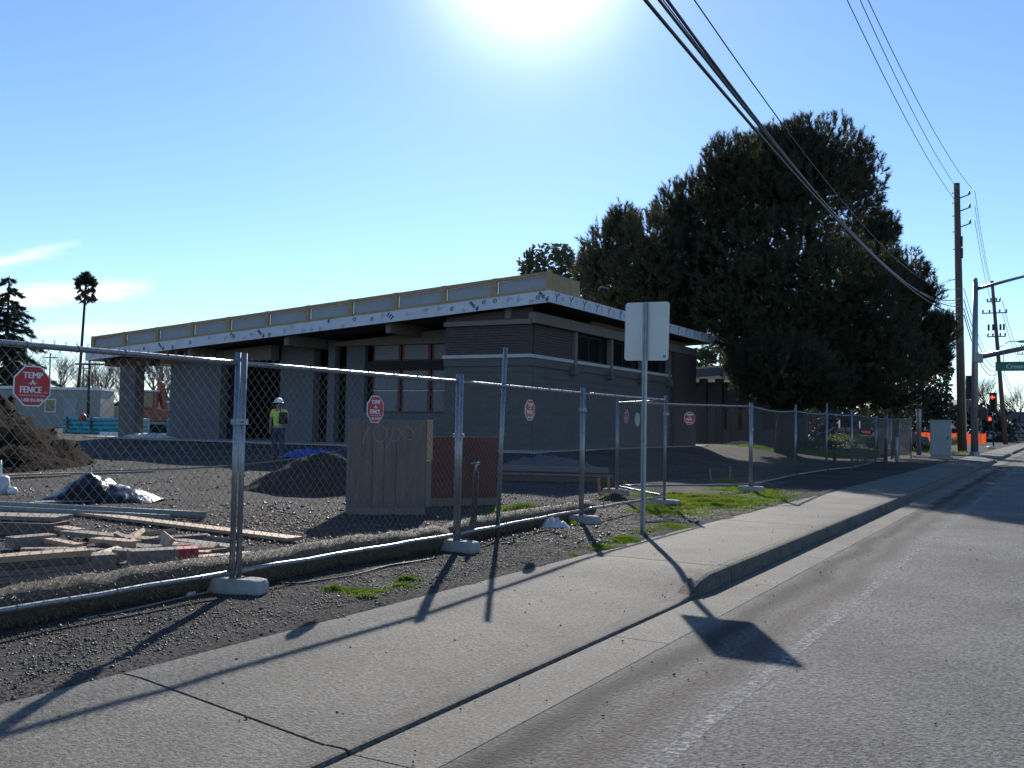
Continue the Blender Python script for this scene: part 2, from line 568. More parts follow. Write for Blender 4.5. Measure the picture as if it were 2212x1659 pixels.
def put_text(mb, txt, o, ax, ay, h, wx=1.0, rot=0.0, bold=0.0):
    vs, fs = text_mesh(txt)
    o, ax, ay = Vector(o), Vector(ax).normalized(), Vector(ay).normalized()
    n = ax.cross(ay)
    k = h / 0.7
    c, s = math.cos(rot), math.sin(rot)
    reps = [0.0] if bold <= 0 else [-bold, 0, bold]
    for q, b in enumerate(reps):
        out = []
        for v in vs:
            x, y = v.x * k * wx + b, v.y * k
            x, y = x * c - y * s, x * s + y * c
            out.append(o + ax * x + ay * y + n * (0.0004 * q))
        mb.add(out, fs)


# ------------------------------------------------------------------ ground, road, pavement
def grid_mesh(name, xs, ys, zf, m, kind='structure'):
    nx, ny = len(xs), len(ys)
    V = np.zeros((nx * ny, 3))
    for j, y in enumerate(ys):
        for i, x in enumerate(xs):
            V[j * nx + i] = (x, y, zf(x, y))
    ii, jj = np.meshgrid(np.arange(nx - 1), np.arange(ny - 1))
    a = (jj * nx + ii).ravel()
    Fc = np.stack([a, a + 1, a + nx + 1, a + nx], 1)
    o = arr_mesh(name, V, Fc, m, kind=kind, smooth=True)
    return o


def yard_material():
    m = mat('yard_ground', (0.042, 0.039, 0.035), 0.95, 0, 0.0, 0.5, col2=(0.092, 0.085, 0.077), bump=1.0, bscale=42, bdist=0.035,
            fine=0.75, fscale=42, coord='World', detail=8, spec=0.12)
    return m


def yz(x, y):
    p = Vector((x * 0.6, y * 0.6, 0.0))
    d2 = math.hypot(x, y)
    a = 0.03 if d2 < 60 else 0.0
    z = gz(x, y) + a * noise.noise(p) + 0.4 * a * noise.noise(p * 4.3)
    if x > -4.75:
        z = 0.147 + 0.028 * noise.noise(Vector((x * 3.1, y * 2.3, 3))) + (x + 4.43) * -0.13
        if y < 9.2: z -= 0.004
    return z


xs = [-4.30, -4.36, -4.42, -4.5, -4.6, -4.75, -4.95]
x = -5.15
st = 0.22
while x > -40:
    xs.append(x)
    st *= 1.035
    x -= st
while x > -3000:
    xs.append(x)
    st *= 1.6
    x -= st
ys = [-400, -60, -20, -10, -6]
y = -4
st = 0.22
while y < 60:
    ys.append(y)
    y += st
    if y > 12: st *= 1.025
while y < 3500:
    ys.append(y)
    st *= 1.5
    y += st
grid_mesh('ground', xs[::-1], ys, yz, yard_material())


def road_material():
    m = mat('asphalt', (0.138, 0.133, 0.126), 0.85, 0, 0.28, 0.45, bump=0.9, bscale=48, bdist=0.022, fine=0.6, fscale=36, coord='World', detail=8, spec=0.17)
    n, l = m.node_tree.nodes, m.node_tree.links
    b = n['Principled BSDF']
    src = b.inputs['Base Color'].links[0].from_socket
    g = n.new('ShaderNodeNewGeometry')
    sx = n.new('ShaderNodeSeparateXYZ')
    l.new(g.outputs['Position'], sx.inputs['Vector'])
    # wavering copy of X, so that tyre and drip stains are not ruled lines
    nz = n.new('ShaderNodeTexNoise')
    nz.inputs['Scale'].default_value = 0.7
    nz.inputs['Detail'].default_value = 5
    l.new(g.outputs['Position'], nz.inputs['Vector'])
    ad = n.new('ShaderNodeMath'); ad.operation = 'MULTIPLY_ADD'
    ad.inputs[1].default_value = 0.45
    l.new(nz.outputs['Fac'], ad.inputs[0])
    l.new(sx.outputs['X'], ad.inputs[2])

    def stripe(c, w):
        a = n.new('ShaderNodeMath'); a.operation = 'SUBTRACT'
        l.new(ad.outputs[0], a.inputs[0]); a.inputs[1].default_value = c + 0.225
        ab = n.new('ShaderNodeMath'); ab.operation = 'ABSOLUTE'
        l.new(a.outputs[0], ab.inputs[0])
        mr = n.new('ShaderNodeMapRange'); mr.interpolation_type = 'SMOOTHSTEP'
        mr.inputs['From Min'].default_value = 0.0
        mr.inputs['From Max'].default_value = w
        mr.inputs['To Min'].default_value = 1.0
        mr.inputs['To Max'].default_value = 0.0
        l.new(ab.outputs[0], mr.inputs['Value'])
        return mr.outputs['Result']
    cur = src
    for c, w, k, colr in ((-2.24, 0.26, 0.85, (0.02, 0.018, 0.017, 1)), (-1.90, 0.24, 0.6, (0.05, 0.038, 0.03, 1))):
        s = stripe(c, w)
        mu = n.new('ShaderNodeMath'); mu.operation = 'MULTIPLY'
        l.new(s, mu.inputs[0]); mu.inputs[1].default_value = k
        mx = n.new('ShaderNodeMixRGB')
        l.new(mu.outputs[0], mx.inputs['Fac'])
        l.new(cur, mx.inputs['Color1'])
        mx.inputs['Color2'].default_value = colr
        cur = mx.outputs['Color']
    l.new(cur, b.inputs['Base Color'])
    return m


xs = [-2.43, -2.3, -2.1, -1.6, -1, 0, 1.5, 3, 5, 7, 9.2]
ys = [-60, -20, -5] + [i * 1.0 for i in range(-4, 40)] + [42, 46, 52, 60, 75, 100, 140, 200, 320, 500, 800, 1400, 3500]
grid_mesh('road', xs, ys, lambda x, y: 0.007 * min(1, (x + 2.43) / 0.4), road_material())
xs = [9.2, 9.21, 9.4, 11, 20, 60, 300, 3000]
grid_mesh('far_verge', xs, [-400, -60, 0, 30, 60, 100, 300, 1000, 3500], lambda x, y: (0.0 if x < 9.205 else 0.14),
          mat('verge_ground', (0.13, 0.12, 0.09), 0.9, 0, 0.25, 0.5, coord='World'))

# worn edge line on the road
mb = MB()
pts = []
for i in range(0, 150):
    yv = -3 + i * 0.35
    w = 0.045 + 0.02 * noise.noise(Vector((yv * 1.7, 2, 0)))
    c = -1.60 + 0.025 * noise.noise(Vector((yv * 0.5, 5, 0)))
    pts.append((c - w, c + w, yv))
vs, fs = [], []
for a, b_, yv in pts:
    vs += [(a, yv, 0.0088), (b_, yv, 0.0088)]
for i in range(len(pts) - 1):
    fs.append((2 * i, 2 * i + 1, 2 * i + 3, 2 * i + 2))
mb.add(vs, fs)
LINEM = mat('worn_line_paint', (0.21, 0.21, 0.205), 0.85, 0, 0.0, 9, col2=(0.32, 0.32, 0.31), bump=0.8, bscale=60, bdist=0.015, fine=0.4, fscale=40, coord='World', spec=0.16)
_n, _l = LINEM.node_tree.nodes, LINEM.node_tree.links      # paint worn off in flecks
_g = _n.new('ShaderNodeNewGeometry')
_z = _n.new('ShaderNodeTexNoise'); _z.inputs['Scale'].default_value = 26; _z.inputs['Detail'].default_value = 6; _z.inputs['Roughness'].default_value = 0.75
_l.new(_g.outputs['Position'], _z.inputs['Vector'])
_r = _n.new('ShaderNodeMapRange'); _r.inputs['From Min'].default_value = 0.38; _r.inputs['From Max'].default_value = 0.58
_l.new(_z.outputs['Fac'], _r.inputs['Value'])
_t = _n.new('ShaderNodeBsdfTransparent'); _m = _n.new('ShaderNodeMixShader')
_l.new(_r.outputs['Result'], _m.inputs['Fac']); _l.new(_t.outputs['BSDF'], _m.inputs[1]); _l.new(_n['Principled BSDF'].outputs['BSDF'], _m.inputs[2])
_l.new(_m.outputs['Shader'], _n['Material Output'].inputs['Surface'])
o = mb.build('edge_line', LINEM, smooth=True)
o['kind'] = 'structure'


def kerb_top(s):
    a = 0.02 + 0.14 * sst(8.25, 8.95, s)
    for c in (57.0, 74.0):
        a -= 0.11 * (1 - sst(1.2, 2.2, abs(s - c)))
    return a


def walk_z(s, u):
    """pavement height; u = 0 at the kerb, 1 at the back edge"""
    lo = 0.022 + 0.13 * sst(8.0, 9.6, s)
    for c in (57.0, 74.0):
        lo -= 0.09 * (1 - sst(1.2, 2.6, abs(s - c)))
    return lo + (0.158 - lo) * min(1.0, u * 1.08)


JOINTS = [-6, -1.2, 3.63, 9.65, 14.4, 19.1, 23.8, 28.5, 33.2, 37.9, 42.6, 47.3, 52, 56.7, 61.4, 66, 71, 76, 82, 90, 100, 115, 140, 180, 260, 400]
walk = empty('sidewalk', (0, 0, 0), kind='structure')
kerb = empty('kerb', (0, 0, 0), kind='structure')
gut = empty('gutter', (0, 0, 0), kind='structure')
for a, b_ in zip(JOINTS[:-1], JOINTS[1:]):
    g = 0.011 if b_ < 30 else 0.006
    n = max(2, int((b_ - a) / 0.3)) if b_ < 20 else 8
    n = min(n, 24)
    ss = [a + g + (b_ - a - 2 * g) * i / n for i in range(n + 1)]
    us = [0, 0.12, 0.3, 0.5, 0.7, 0.9, 1.0]
    vs, fs = [], []
    X0, X1 = -3.030, -4.45
    for s in ss:
        for u in us:
            e = 0.006 if (u in (0, 1.0) or s in (ss[0], ss[-1])) else 0
            vs.append((X0 + (X1 - X0) * u, s, walk_z(s, u) - e + 0.0006 * noise.noise(Vector((u * 3, s, 1)))))
    m_ = len(us)
    for i in range(n):
        for j in range(m_ - 1):
            fs.append((i * m_ + j, i * m_ + j + 1, (i + 1) * m_ + j + 1, (i + 1) * m_ + j))
    # sides going down into the joints
    k0 = len(vs)
    ring = [i * m_ for i in range(n + 1)] + [n * m_ + j for j in range(1, m_)] + [i * m_ + m_ - 1 for i in range(n - 1, -1, -1)] + [j for j in range(m_ - 2, 0, -1)]
    for r_ in ring:
        p = vs[r_]
        vs.append((p[0], p[1], p[2] - 0.12))
    L = len(ring)
    for i in range(L):
        fs.append((ring[i], ring[(i + 1) % L], k0 + (i + 1) % L, k0 + i))
    q = MB()
    q.add(vs, fs)
    q.build('slab', CONC, walk)
    # kerb stone
    vs, fs = [], []
    prof = [(-2.875, -0.06), (-2.872, -0.02), (-2.89, 0.72), (-2.905, 0.93), (-2.935, 1.0), (-3.024, 1.0), (-3.024, -0.3)]
    for s in ss:
        kt = kerb_top(s)
        for px_, pz in prof:
            vs.append((px_ + 0.003 * noise.noise(Vector((s * 2, pz * 3, 4))), s, (kt if pz > 0 else 1) * pz if pz > 0 else pz))
    m_ = len(prof)
    for i in range(n):
        for j in range(m_ - 1):
            fs.append((i * m_ + j, i * m_ + j + 1, (i + 1) * m_ + j + 1, (i + 1) * m_ + j))
    fs.append(tuple(range(m_)))
    fs.append(tuple(reversed(range(n * m_, n * m_ + m_))))
    q = MB()
    q.add(vs, fs)
    q.build('kerb_stone', KERBC, kerb)
    # gutter pan
    vs, fs = [], []
    gs = [a + (b_ - a) * k / 2 for k in range(3)]
    for s0, s1 in zip(gs[:-1], gs[1:]):
        q = MB()
        q.box2((-2.860, s0 + 0.004, -0.1), (-2.432, s1 - 0.004, 0.003))
        q.build('gutter_pan', CONC, gut, bevel=0.004 if s1 < 20 else 0)

bedm = mat('joint_bed', (0.06, 0.055, 0.05), 0.95, 0, 0.2, 5)
q = MB()
q.box2((-4.5, -10, -0.12), (-2.44, 400, -0.03))
o = q.build('pavement_bed', bedm)
o['kind'] = 'structure'

# loose stones on the verge, the yard and a few on the road
def stones(name, pts, sizes, m=STONE):
    n = len(pts)
    base = np.array([(1, 0, 0), (-1, 0, 0), (0, 1, 0), (0, -1, 0), (0, 0, 0.7), (0, 0, -0.7)], float)
    tri = np.array([(0, 2, 4), (2, 1, 4), (1, 3, 4), (3, 0, 4), (2, 0, 5), (1, 2, 5), (3, 1, 5), (0, 3, 5)])
    V = np.repeat(base[None], n, 0) * (1 + 0.35 * RNG.standard_normal((n, 6, 1)).clip(-1.5, 1.5))
    ang = RNG.random(n) * 2 * PI
    c, s = np.cos(ang), np.sin(ang)
    x = V[:, :, 0] * c[:, None] - V[:, :, 1] * s[:, None]
    y = V[:, :, 0] * s[:, None] + V[:, :, 1] * c[:, None]
    V = np.stack([x, y, V[:, :, 2]], 2) * np.asarray(sizes)[:, None, None] + np.asarray(pts)[:, None, :]
    Fc = (tri[None] + (np.arange(n) * 6)[:, None, None]).reshape(-1, 3)
    return arr_mesh(name, V.reshape(-1, 3), Fc, m, kind='stuff')


P, S_ = [], []
while len(P) < 72000:
    s = random.uniform(1.5, 17) if random.random() < 0.75 else random.uniform(10, 26)
    t = random.triangular(4.38, 6.6, 5.0) if random.random() < 0.62 else random.uniform(6.2, 12)
    sz = abs(random.gauss(0, 0.0042)) + 0.003
    P.append((-t, s, yz(-t, s) + sz * 0.25))
    S_.append(sz)
o = stones('gravel', P, S_)
P, S_ = [], []
for i in range(420):
    s = random.uniform(2.0, 18)
    t = random.choice([random.uniform(1.9, 2.85), random.uniform(3.05, 4.4), random.uniform(0.2, 2.4)])
    z = 0.012 if t < 2.88 else walk_z(s, (t - 3.035) / 1.415)
    sz = abs(random.gauss(0, 0.004)) + 0.003
    P.append((-t, s, z + sz * 0.3))
    S_.append(sz)
stones('grit', P, S_, mat('dark_grit', (0.05, 0.045, 0.04), 0.8, 0, 0.3, 9))


# ------------------------------------------------------------------ straw roll along the fence
def roll(s0, s1, t, r, label):
    n = int((s1 - s0) / 0.09)
    pts, rs = [], []
    for i in range(n + 1):
        s = s0 + (s1 - s0) * i / n
        tt = t + 0.055 * max(0, s - 9.0) + 0.05 * noise.noise(Vector((s * 0.5, 1, 0)))
        e = 1.0
        if i < 4: e = (0.35, 0.7, 0.88, 0.97)[i]
        if i > n - 4: e = (0.35, 0.7, 0.88, 0.97)[n - i]
        rr = r * e * (1 + 0.1 * noise.noise(Vector((s * 3.2, 7, 0))) + 0.05 * noise.noise(Vector((s * 11, 9, 0))))
        pts.append(W(s, tt, yz(-tt, s) + r * 0.82))
        rs.append(rr)
    q = MB()
    q.tube(pts, rs, 14)
    a = np.array(q.v)
    c = a.mean(0)
    q.v = [(p[0] + 0.012 * noise.noise(Vector(p) * 14), p[1], p[2] + 0.02 * noise.noise(Vector(p) * 12 + Vector((5, 0, 0)))) for p in q.v]
    o = thing(q, 'straw_roll', STRAW, label, 'straw roll', 'straw rolls under the fence', smooth=True)
    nb = int((s1 - s0) * 2200)
    k = RNG.integers(4, n - 3, nb)
    cpt = np.array([tuple(p) for p in pts])[k] + np.stack([np.zeros(nb), (RNG.random(nb) - 0.5) * 0.12, np.zeros(nb)], 1)
    a = RNG.random(nb) * 2 * PI
    rr_ = np.array(rs)[k] * (0.97 + 0.1 * RNG.random(nb))
    nrm = np.stack([np.cos(a), np.zeros(nb), np.sin(a)], 1)
    p0 = cpt + nrm * rr_[:, None]
    dr = RNG.standard_normal((nb, 3)) + nrm * 0.5
    dr /= np.linalg.norm(dr, axis=1)[:, None]
    ln = 0.012 + 0.032 * RNG.random(nb)
    sd = np.cross(dr, nrm); sd /= np.linalg.norm(sd, axis=1)[:, None] + 1e-9
    w_ = 0.002
    Vf = np.stack([p0 - sd * w_, p0 + sd * w_, p0 + dr * ln[:, None] + sd * w_ * 0.6, p0 + dr * ln[:, None] - sd * w_ * 0.6], 1).reshape(-1, 3)
    i4 = np.arange(nb) * 4
    arr_mesh('straw', Vf, np.stack([i4, i4 + 1, i4 + 2, i4 + 3], 1), STRAWB, o, kind='stuff')
    return o


roll(-1.5, 9.4, 6.10, 0.145, 'brown straw erosion roll under the nearest fence panels, at the left')
roll(9.2, 14.0, 6.12, 0.14, 'shorter straw erosion roll with a rounded free end, behind the leaning pole')


# ------------------------------------------------------------------ chain-link fence panels
Z_FOOT, Z_RB, Z_RT, Z_TOP = 0.255, 0.305, 2.0, 2.085


def link_mesh(L, a=0.0425, r=0.0021, tip=0.05):
    """zigzag wires hooked into one another, local x along the panel, y = 0"""
    nw = int((L - 0.1) / a)
    x0 = (L - nw * a) / 2
    nseg = int((Z_RT - Z_RB) / a)
    hz = (Z_RT - Z_RB + tip * 0.6) / nseg
    tri = np.array([(math.cos(k * 2 * PI / 3), math.sin(k * 2 * PI / 3)) for k in range(3)]) * r
    V, Fc = [], []
    base = 0
    for w in range(nw):
        xa = x0 + w * a
        pts = []
        for j in range(nseg + 1):
            right = (j + w) % 2
            pts.append((xa + (a + r if right else -r), (0.002 if right else -0.002), Z_RB - 0.01 + j * hz))
        lx = pts[-1]
        pts.append((lx[0] + (0.012 if (nseg + w) % 2 == 0 else -0.012), 0.0, lx[2] + tip * 0.55))
        P_ = np.array(pts)
        P_[:, 1] += 0.006 * np.sin(P_[:, 0] * 2.1) * np.sin(P_[:, 2] * 2.9)
        n = len(P_)
        R_ = np.zeros((n, 3, 3))
        for k in range(3):
            R_[:, k, 0] = P_[:, 0] + tri[k, 0]
            R_[:, k, 1] = P_[:, 1] + tri[k, 1]
            R_[:, k, 2] = P_[:, 2]
        V.append(R_.reshape(-1, 3))
        i = np.arange(n - 1)
        for k in range(3):
            k2 = (k + 1) % 3
            Fc.append(np.stack([base + i * 3 + k, base + i * 3 + k2, base + (i + 1) * 3 + k2, base + (i + 1) * 3 + k], 1))
        base += n * 3
    return np.concatenate(V), np.concatenate(Fc)


_PANEL = {}


def fence_panel(p0, p1, label, group, sag=0.0, tall=(0, 0)):
    p0, p1 = Vector(p0), Vector(p1)
    L = round((p1 - p0).length, 2)
    d = p1 - p0
    rz = math.atan2(d.y, d.x)
    key = (L, sag, tall)
    if key in _PANEL:
        root = copy_tree(_PANEL[key])
    else:
        root = empty('chain_link_fence', (0, 0, 0))
        for i, xx in enumerate((0.036, L - 0.036)):
            q = MB()
            q.tube([(xx, 0, Z_FOOT - 0.02), (xx, 0, Z_TOP + tall[i])], 0.024, 12)
            q.build('post', GALV, root, auto=True)
        q = MB()
        q.tube([(0.05 + (L - 0.1) * i / 8, 0, Z_RT - sag * math.sin(PI * i / 8)) for i in range(9)], 0.021, 12)
        q.build('top_rail', GALV, root, auto=True)
        q = MB()
        q.tube([(0.05 + (L - 0.1) * i / 8, 0, Z_RB + 0.004 * math.sin(i * 2.3)) for i in range(9)], 0.021, 12)
        q.build('bottom_rail', GALV, root, auto=True)
        V, Fc = link_mesh(L)
        V[:, 1] -= 0.024
        if sag: V[:, 2] -= sag * np.sin(PI * V[:, 0] / L) * (V[:, 2] / Z_RT) ** 2
        arr_mesh('chain_link', V, Fc, WIRE, root, kind='stuff')
        # tie wires round the rails
        q = MB()
        k = int(L / 0.38)
        for zr in (Z_RT, Z_RB):
            for i in range(1, k):
                xx = L * i / k
                zz = zr - (sag * math.sin(PI * xx / L) if zr == Z_RT else 0)
                q.tube([(xx + 0.004 * math.cos(a_), 0.024 * math.sin(a_) , zz + 0.024 * math.cos(a_)) for a_ in [2 * PI * j / 8 for j in range(9)]], 0.0028, 4, caps=False)
        q.build('tie_wires', WIRE, root, kind='stuff')
        _PANEL[key] = root
    root.location = p0
    root.rotation_euler = (0, 0, rz)
    tag(root, label, 'fence panel', group)
    return root


FG = 'temporary chain link fence panels'
TF = 5.85
SP = [-1.05, 2.40, 5.83, 9.16, 12.84, 16.39]
TP = [5.84, 5.84, 5.84, 5.84, 6.06, 6.10]
fence_panel(W(SP[1], TP[1]), W(SP[2], TP[2]), 'nearest chain link panel at the left edge, carrying the largest red octagon sign', FG)
fence_panel(W(SP[2], TP[2]), W(SP[3], TP[3]), 'chain link panel in front of the plywood box and gravel heap', FG)
fence_panel(W(SP[3], TP[3]), W(SP[4], TP[4]), 'chain link panel crossed by the tall single pole', FG)
fence_panel(W(SP[4], TP[4]), W(SP[5], TP[5]), 'chain link panel directly behind the perforated sign post', FG)
BACK = W(18.41, 7.92)
FRONT = W(21.06, 5.87)
fence_panel(W(SP[5], TP[5]), BACK, 'chain link panel turned back into the yard behind the sign post', FG)
fence_panel(BACK, FRONT, 'chain link panel slanting back out to the verge over the green grass', FG)
FS = [21.06, 26.5, 30.5, 33.2, 39.5, 42.4]
FT = [5.87, 6.2, 6.2, 5.95, 6.2, 6.2]
TT = [(0, 0.0), (0.1, 0.0), (0.25, 0.1), (0.1, 0.0), (0.0, 0.1)]
FL = ['sagging chain link panel just past the green grass, in the pine shade', 'chain link panel in front of the thick pine trunk',
      'chain link panel between the pine trunk and the dark stubs', 'chain link panel in front of the weeds beyond the pine',
      'last shaded chain link panel before the bare shrub']
for i in range(5):
    fence_panel(W(FS[i], FT[i]), W(FS[i + 1], FT[i + 1]), FL[i], FG, sag=(0.06, 0.03, 0.02, 0.0, 0.02)[i], tall=TT[i])
fence_panel(W(42.5, 6.25), W(44.6, 8.0), 'chain link panel turned inwards beside the bare shrub', FG)
fence_panel(W(45.6, 6.5), W(48.6, 6.6), 'chain link panel just before the fabric screened gate', FG)


def fence_foot(p, label, rz=0.0, sc=1.0, group='concrete fence feet'):
    q = MB()
    lx, ly, h = 0.29 * sc, 0.10 * sc, 0.125
    ring = []
    n = 20
    for k in range(n):
        a = 2 * PI * k / n
        cx, cy = math.cos(a), math.sin(a)
        e = 0.45
        ring.append((lx * math.copysign(abs(cx) ** e, cx), ly * math.copysign(abs(cy) ** e, cy)))
    lev = [(0.0, 0.97), (0.03, 1.0), (h * 0.75, 0.98), (h * 0.95, 0.93), (h, 0.84)]
    vs, fs = [], []
    for z, k in lev:
        for i, (x_, y_) in enumerate(ring):
            w_ = 1 + 0.03 * noise.noise(Vector((x_ * 9, y_ * 9, z * 9 + p[0])))
            vs.append((x_ * k * w_, y_ * k * w_, z + 0.004 * noise.noise(Vector((x_ * 20, y_ * 20, 1)))))
    for j in range(len(lev) - 1):
        for i in range(n):
            i2 = (i + 1) % n
            fs.append((j * n + i, j * n + i2, (j + 1) * n + i2, (j + 1) * n + i))
    fs.append(tuple(range((len(lev) - 1) * n, len(lev) * n)))
    fs.append(tuple(reversed(range(n))))
    q.add(vs, fs)
    o = q.build('concrete_weight', FOOTC)
    o.location = p
    o.rotation_euler = (0, 0, rz)
    return tag(o, label, 'fence foot', group)


for s, t, rz, lb in ((SP[2], TP[2], R(12), 'rounded concrete foot under the nearest pair of fence posts'),
                     (SP[3], TP[3], R(-4), 'concrete foot beside the short dark pipe'),
                     (SP[4], TP[4], R(5), 'concrete foot next to the crumpled white sheet'),
                     (SP[5], TP[5], R(-3), 'concrete foot on grass right of the sign post'),
                     (18.41, 7.92, R(0), 'concrete foot at the set back fence corner'),
                     (21.06, 5.87, R(3), 'farthest sunlit concrete foot, on the green grass')):
    fence_foot(W(s, t, yz(-t, s) - 0.005), lb, rz + R(0))


# clamps that tie two posts together
def clamp(s, t, z, lb):
    q = MB()
    q.box((-t, s, z), (0.062, 0.135, 0.045))
    q.tube([(-t + 0.03, s, z), (-t + 0.055, s, z)], 0.009, 6)
    thing(q, 'post_clamp', STEELP, lb, 'clamp', 'fence post clamps', bevel=0.0)


clamp(SP[2], TP[2], 1.52, 'steel clamp holding the nearest pair of fence posts')
clamp(SP[3], TP[3], 1.40, 'steel clamp on the post pair right of the plywood box')
clamp(SP[4], TP[4], 1.76, 'steel clamp high on the post pair left of the sign post')
clamp(SP[5], TP[5], 1.76, 'steel clamp on the post pair right of the sign post')
clamp(21.06, 5.87, 1.5, 'steel clamp on the post pair by the farthest foot')

# octagon fence signs
OCT = [(0.5 * math.cos(R(22.5 + 45 * k)) / math.cos(R(22.5)), 0.5 * math.sin(R(22.5 + 45 * k)) / math.cos(R(22.5))) for k in range(8)]


def octagon(c, ax, label, back=False, lines=3, size=0.262):
    """hangs on the road side of the mesh; ax = reading direction"""
    c, ax = Vector(c), Vector(ax).normalized()
    ay = Vector((0, 0, 1))
    n = ax.cross(ay)
    root = empty('fence_sign', c, label, 'fence sign', 'octagon fence signs')
    q = MB()
    q.prism([(x_ * size, y_ * size) for x_, y_ in OCT], c, ax, ay, -n * 0.004)
    q.build('plate', SIGNBACK if back else WHITE, root)
    if back: return root
    q = MB()
    q.prism([(x_ * size * 0.94, y_ * size * 0.94) for x_, y_ in OCT], c + n * 0.0018, ax, ay, -n * 0.0008)
    q.build('red_field', SIGNRED, root)
    q = MB()
    o_ = c + n * 0.0028
    put_text(q, 'TEMP', o_ + ay * 0.068, ax, ay, 0.040, 1.02, bold=0.0022)
    put_text(q, '-A-', o_ + ay * 0.022, ax, ay, 0.034, 0.95, bold=0.0018)
    put_text(q, 'FENCE', o_ + ay * -0.026 - ax * 0.012, ax, ay, 0.042, 0.88, bold=0.0022)
    put_text(q, 'INC.', o_ + ay * -0.040 + ax * 0.096, ax, ay, 0.012, 1.0)
    put_text(q, 'TEMPORARY SECURITY FENCE', o_ + ay * -0.062, ax, ay, 0.010, 0.95)
    put_text(q, '1-800-816-0044', o_ + ay * -0.092, ax, ay, 0.024, 0.72, bold=0.0008)
    q.build('lettering', WHITE, root)
    return root


ALONG = Vector((0, 1, 0))
def on_panel(x, y, t):
    r = ray(x, y)
    return Vector((0, 0, CAM_Z)) + r * (-t / r.x)


octagon(on_panel(70, 834, 5.81), ALONG, 'largest red octagon sign, on the nearest panel at the left edge')
octagon(on_panel(811, 884, 5.81), ALONG, 'red octagon sign above the plywood box')
octagon(on_panel(1145, 886, 5.91), ALONG, 'red octagon sign between the tall pole and the next post pair')
dA = (BACK - W(SP[5], TP[5])).normalized()
A0 = W(SP[5], TP[5], 0)
dB = (FRONT - BACK).normalized()
octagon(A0 + dA * 2.05 + Vector((-0.024, -0.02, 1.72)), -dA, 'small red octagon sign left of the sign post, on the turned back panel')
octagon(A0 + dA * 1.4 + Vector((-0.024, -0.02, 1.66)), -dA, 'pale blank back of an octagon sign just behind the sign post', back=True)
octagon(BACK + dB * 1.75 + Vector((0.02, -0.03, 1.72)), dB, 'red octagon sign over the green grass, right of the sign post')
octagon(W(30.2, 5.77, 1.7), ALONG, 'narrow pale blank sign beside the taller post, past the trunk', back=True)
octagon(W(33.6, 5.77, 1.7), ALONG, 'narrow pale blank sign in front of the orange netting', back=True)


# ------------------------------------------------------------------ poles, sign post
def pole(p, h, r, label, cat, m=GALV, lean=(0, 0), name='pole', r2=None):
    q = MB()
    p = Vector(p)
    q.tube([p, p + Vector((lean[0], lean[1], h))], [r, r2 or r], 12)
    return thing(q, name, m, label, cat, auto=True)


pole(on(1074, 1166), 2.34, 0.027, 'tall thin galvanised pole standing alone before the fence', 'pole', lean=(0.05, 0.03))
# short dark standpipe
p = on(1022, 1166)
root = empty('standpipe', p, 'short dark pipe with a bent top beside a fence foot', 'pipe')
q = MB()
q.tube([p, p + Vector((0.01, 0, 0.45)), p + Vector((0.02, 0.01, 0.82))], [0.042, 0.038, 0.03], 12)
q.build('pipe', RUST, root, auto=True)
q = MB()
q.tube([p + Vector((0.02, 0.01, 0.80)), p + Vector((0.02, 0.01, 0.90)), p + Vector((0.05, 0.03, 0.93))], 0.022, 8)
q.tube([p + Vector((-0.05, 0, 0.92)), p + Vector((0.06, 0.03, 0.94))], 0.012, 6)
q.build('tap', STEELP, root, auto=True)


def perforated_post(p, h, w, parent):
    """square steel tube with a row of real holes in its front and back faces"""
    pitch = 0.0254 * 1.12
    n = int(h / pitch)
    q = MB()
    hw = w / 2
    hr = 0.0092
    for sy in (-1, 1):
        for k in range(n):
            z0 = p.z + k * pitch
            c = Vector((p.x, p.y + sy * hw, z0 + pitch / 2))
            outer = [(-hw, -pitch / 2), (0, -pitch / 2), (hw, -pitch / 2), (hw, 0), (hw, pitch / 2), (0, pitch / 2), (-hw, pitch / 2), (-hw, 0)]
            inner = [(hr * math.cos(R(225 + 45 * i)), hr * math.sin(R(225 + 45 * i))) for i in range(8)]
            vs = [c + Vector((a, 0, b)) for a, b in outer] + [c + Vector((a, 0, b)) for a, b in inner]
            q.add(vs, [(i, (i + 1) % 8, 8 + (i + 1) % 8, 8 + i) for i in range(8)])
    zt = p.z + n * pitch
    for sx in (-1, 1):
        q.add([(p.x + sx * hw, p.y - hw, p.z), (p.x + sx * hw, p.y + hw, p.z), (p.x + sx * hw, p.y + hw, zt), (p.x + sx * hw, p.y - hw, zt)], [(0, 1, 2, 3)])
    return q.build('post', STEELP, parent)


p = on(1388, 1157)
root = empty('road_sign', p, 'road sign seen from behind, blank pale panel on a perforated post', 'road sign')
perforated_post(p, 3.02, 0.052, root)
top = at(1395, 652, (p).dot(F2))
cx = p.x + 0.012
zc = 0.5 * (top.z + at(1395, 779, p.dot(F2)).z)
q = MB()
hw_, hh_, rr = 0.305, 0.381, 0.04
out = []
for (sx, sy, a0) in ((1, 1, 0), (-1, 1, 90), (-1, -1, 180), (1, -1, 270)):
    for k in range(5):
        a = R(a0 + 22.5 * k)
        out.append((sx * (hw_ - rr) + rr * math.cos(a), sy * (hh_ - rr) + rr * math.sin(a)))
tl = R(-0.8)
q.prism(out, (cx, p.y + 0.0275, zc), (math.cos(tl), 0, math.sin(tl)), (-math.sin(tl), 0, math.cos(tl)), (0, 0.003, 0))
q.build('panel', SIGNBACK, root)
q = MB()
q.prism([(0.022 * math.cos(k * PI / 8), 0.022 * math.sin(k * PI / 8)) for k in range(16)], (cx + 0.245, p.y + 0.0262, zc - 0.33), (1, 0, 0), (0, 0, 1), (0, 0.001, 0))
q.build('sticker', TEAL, root)
q = MB()
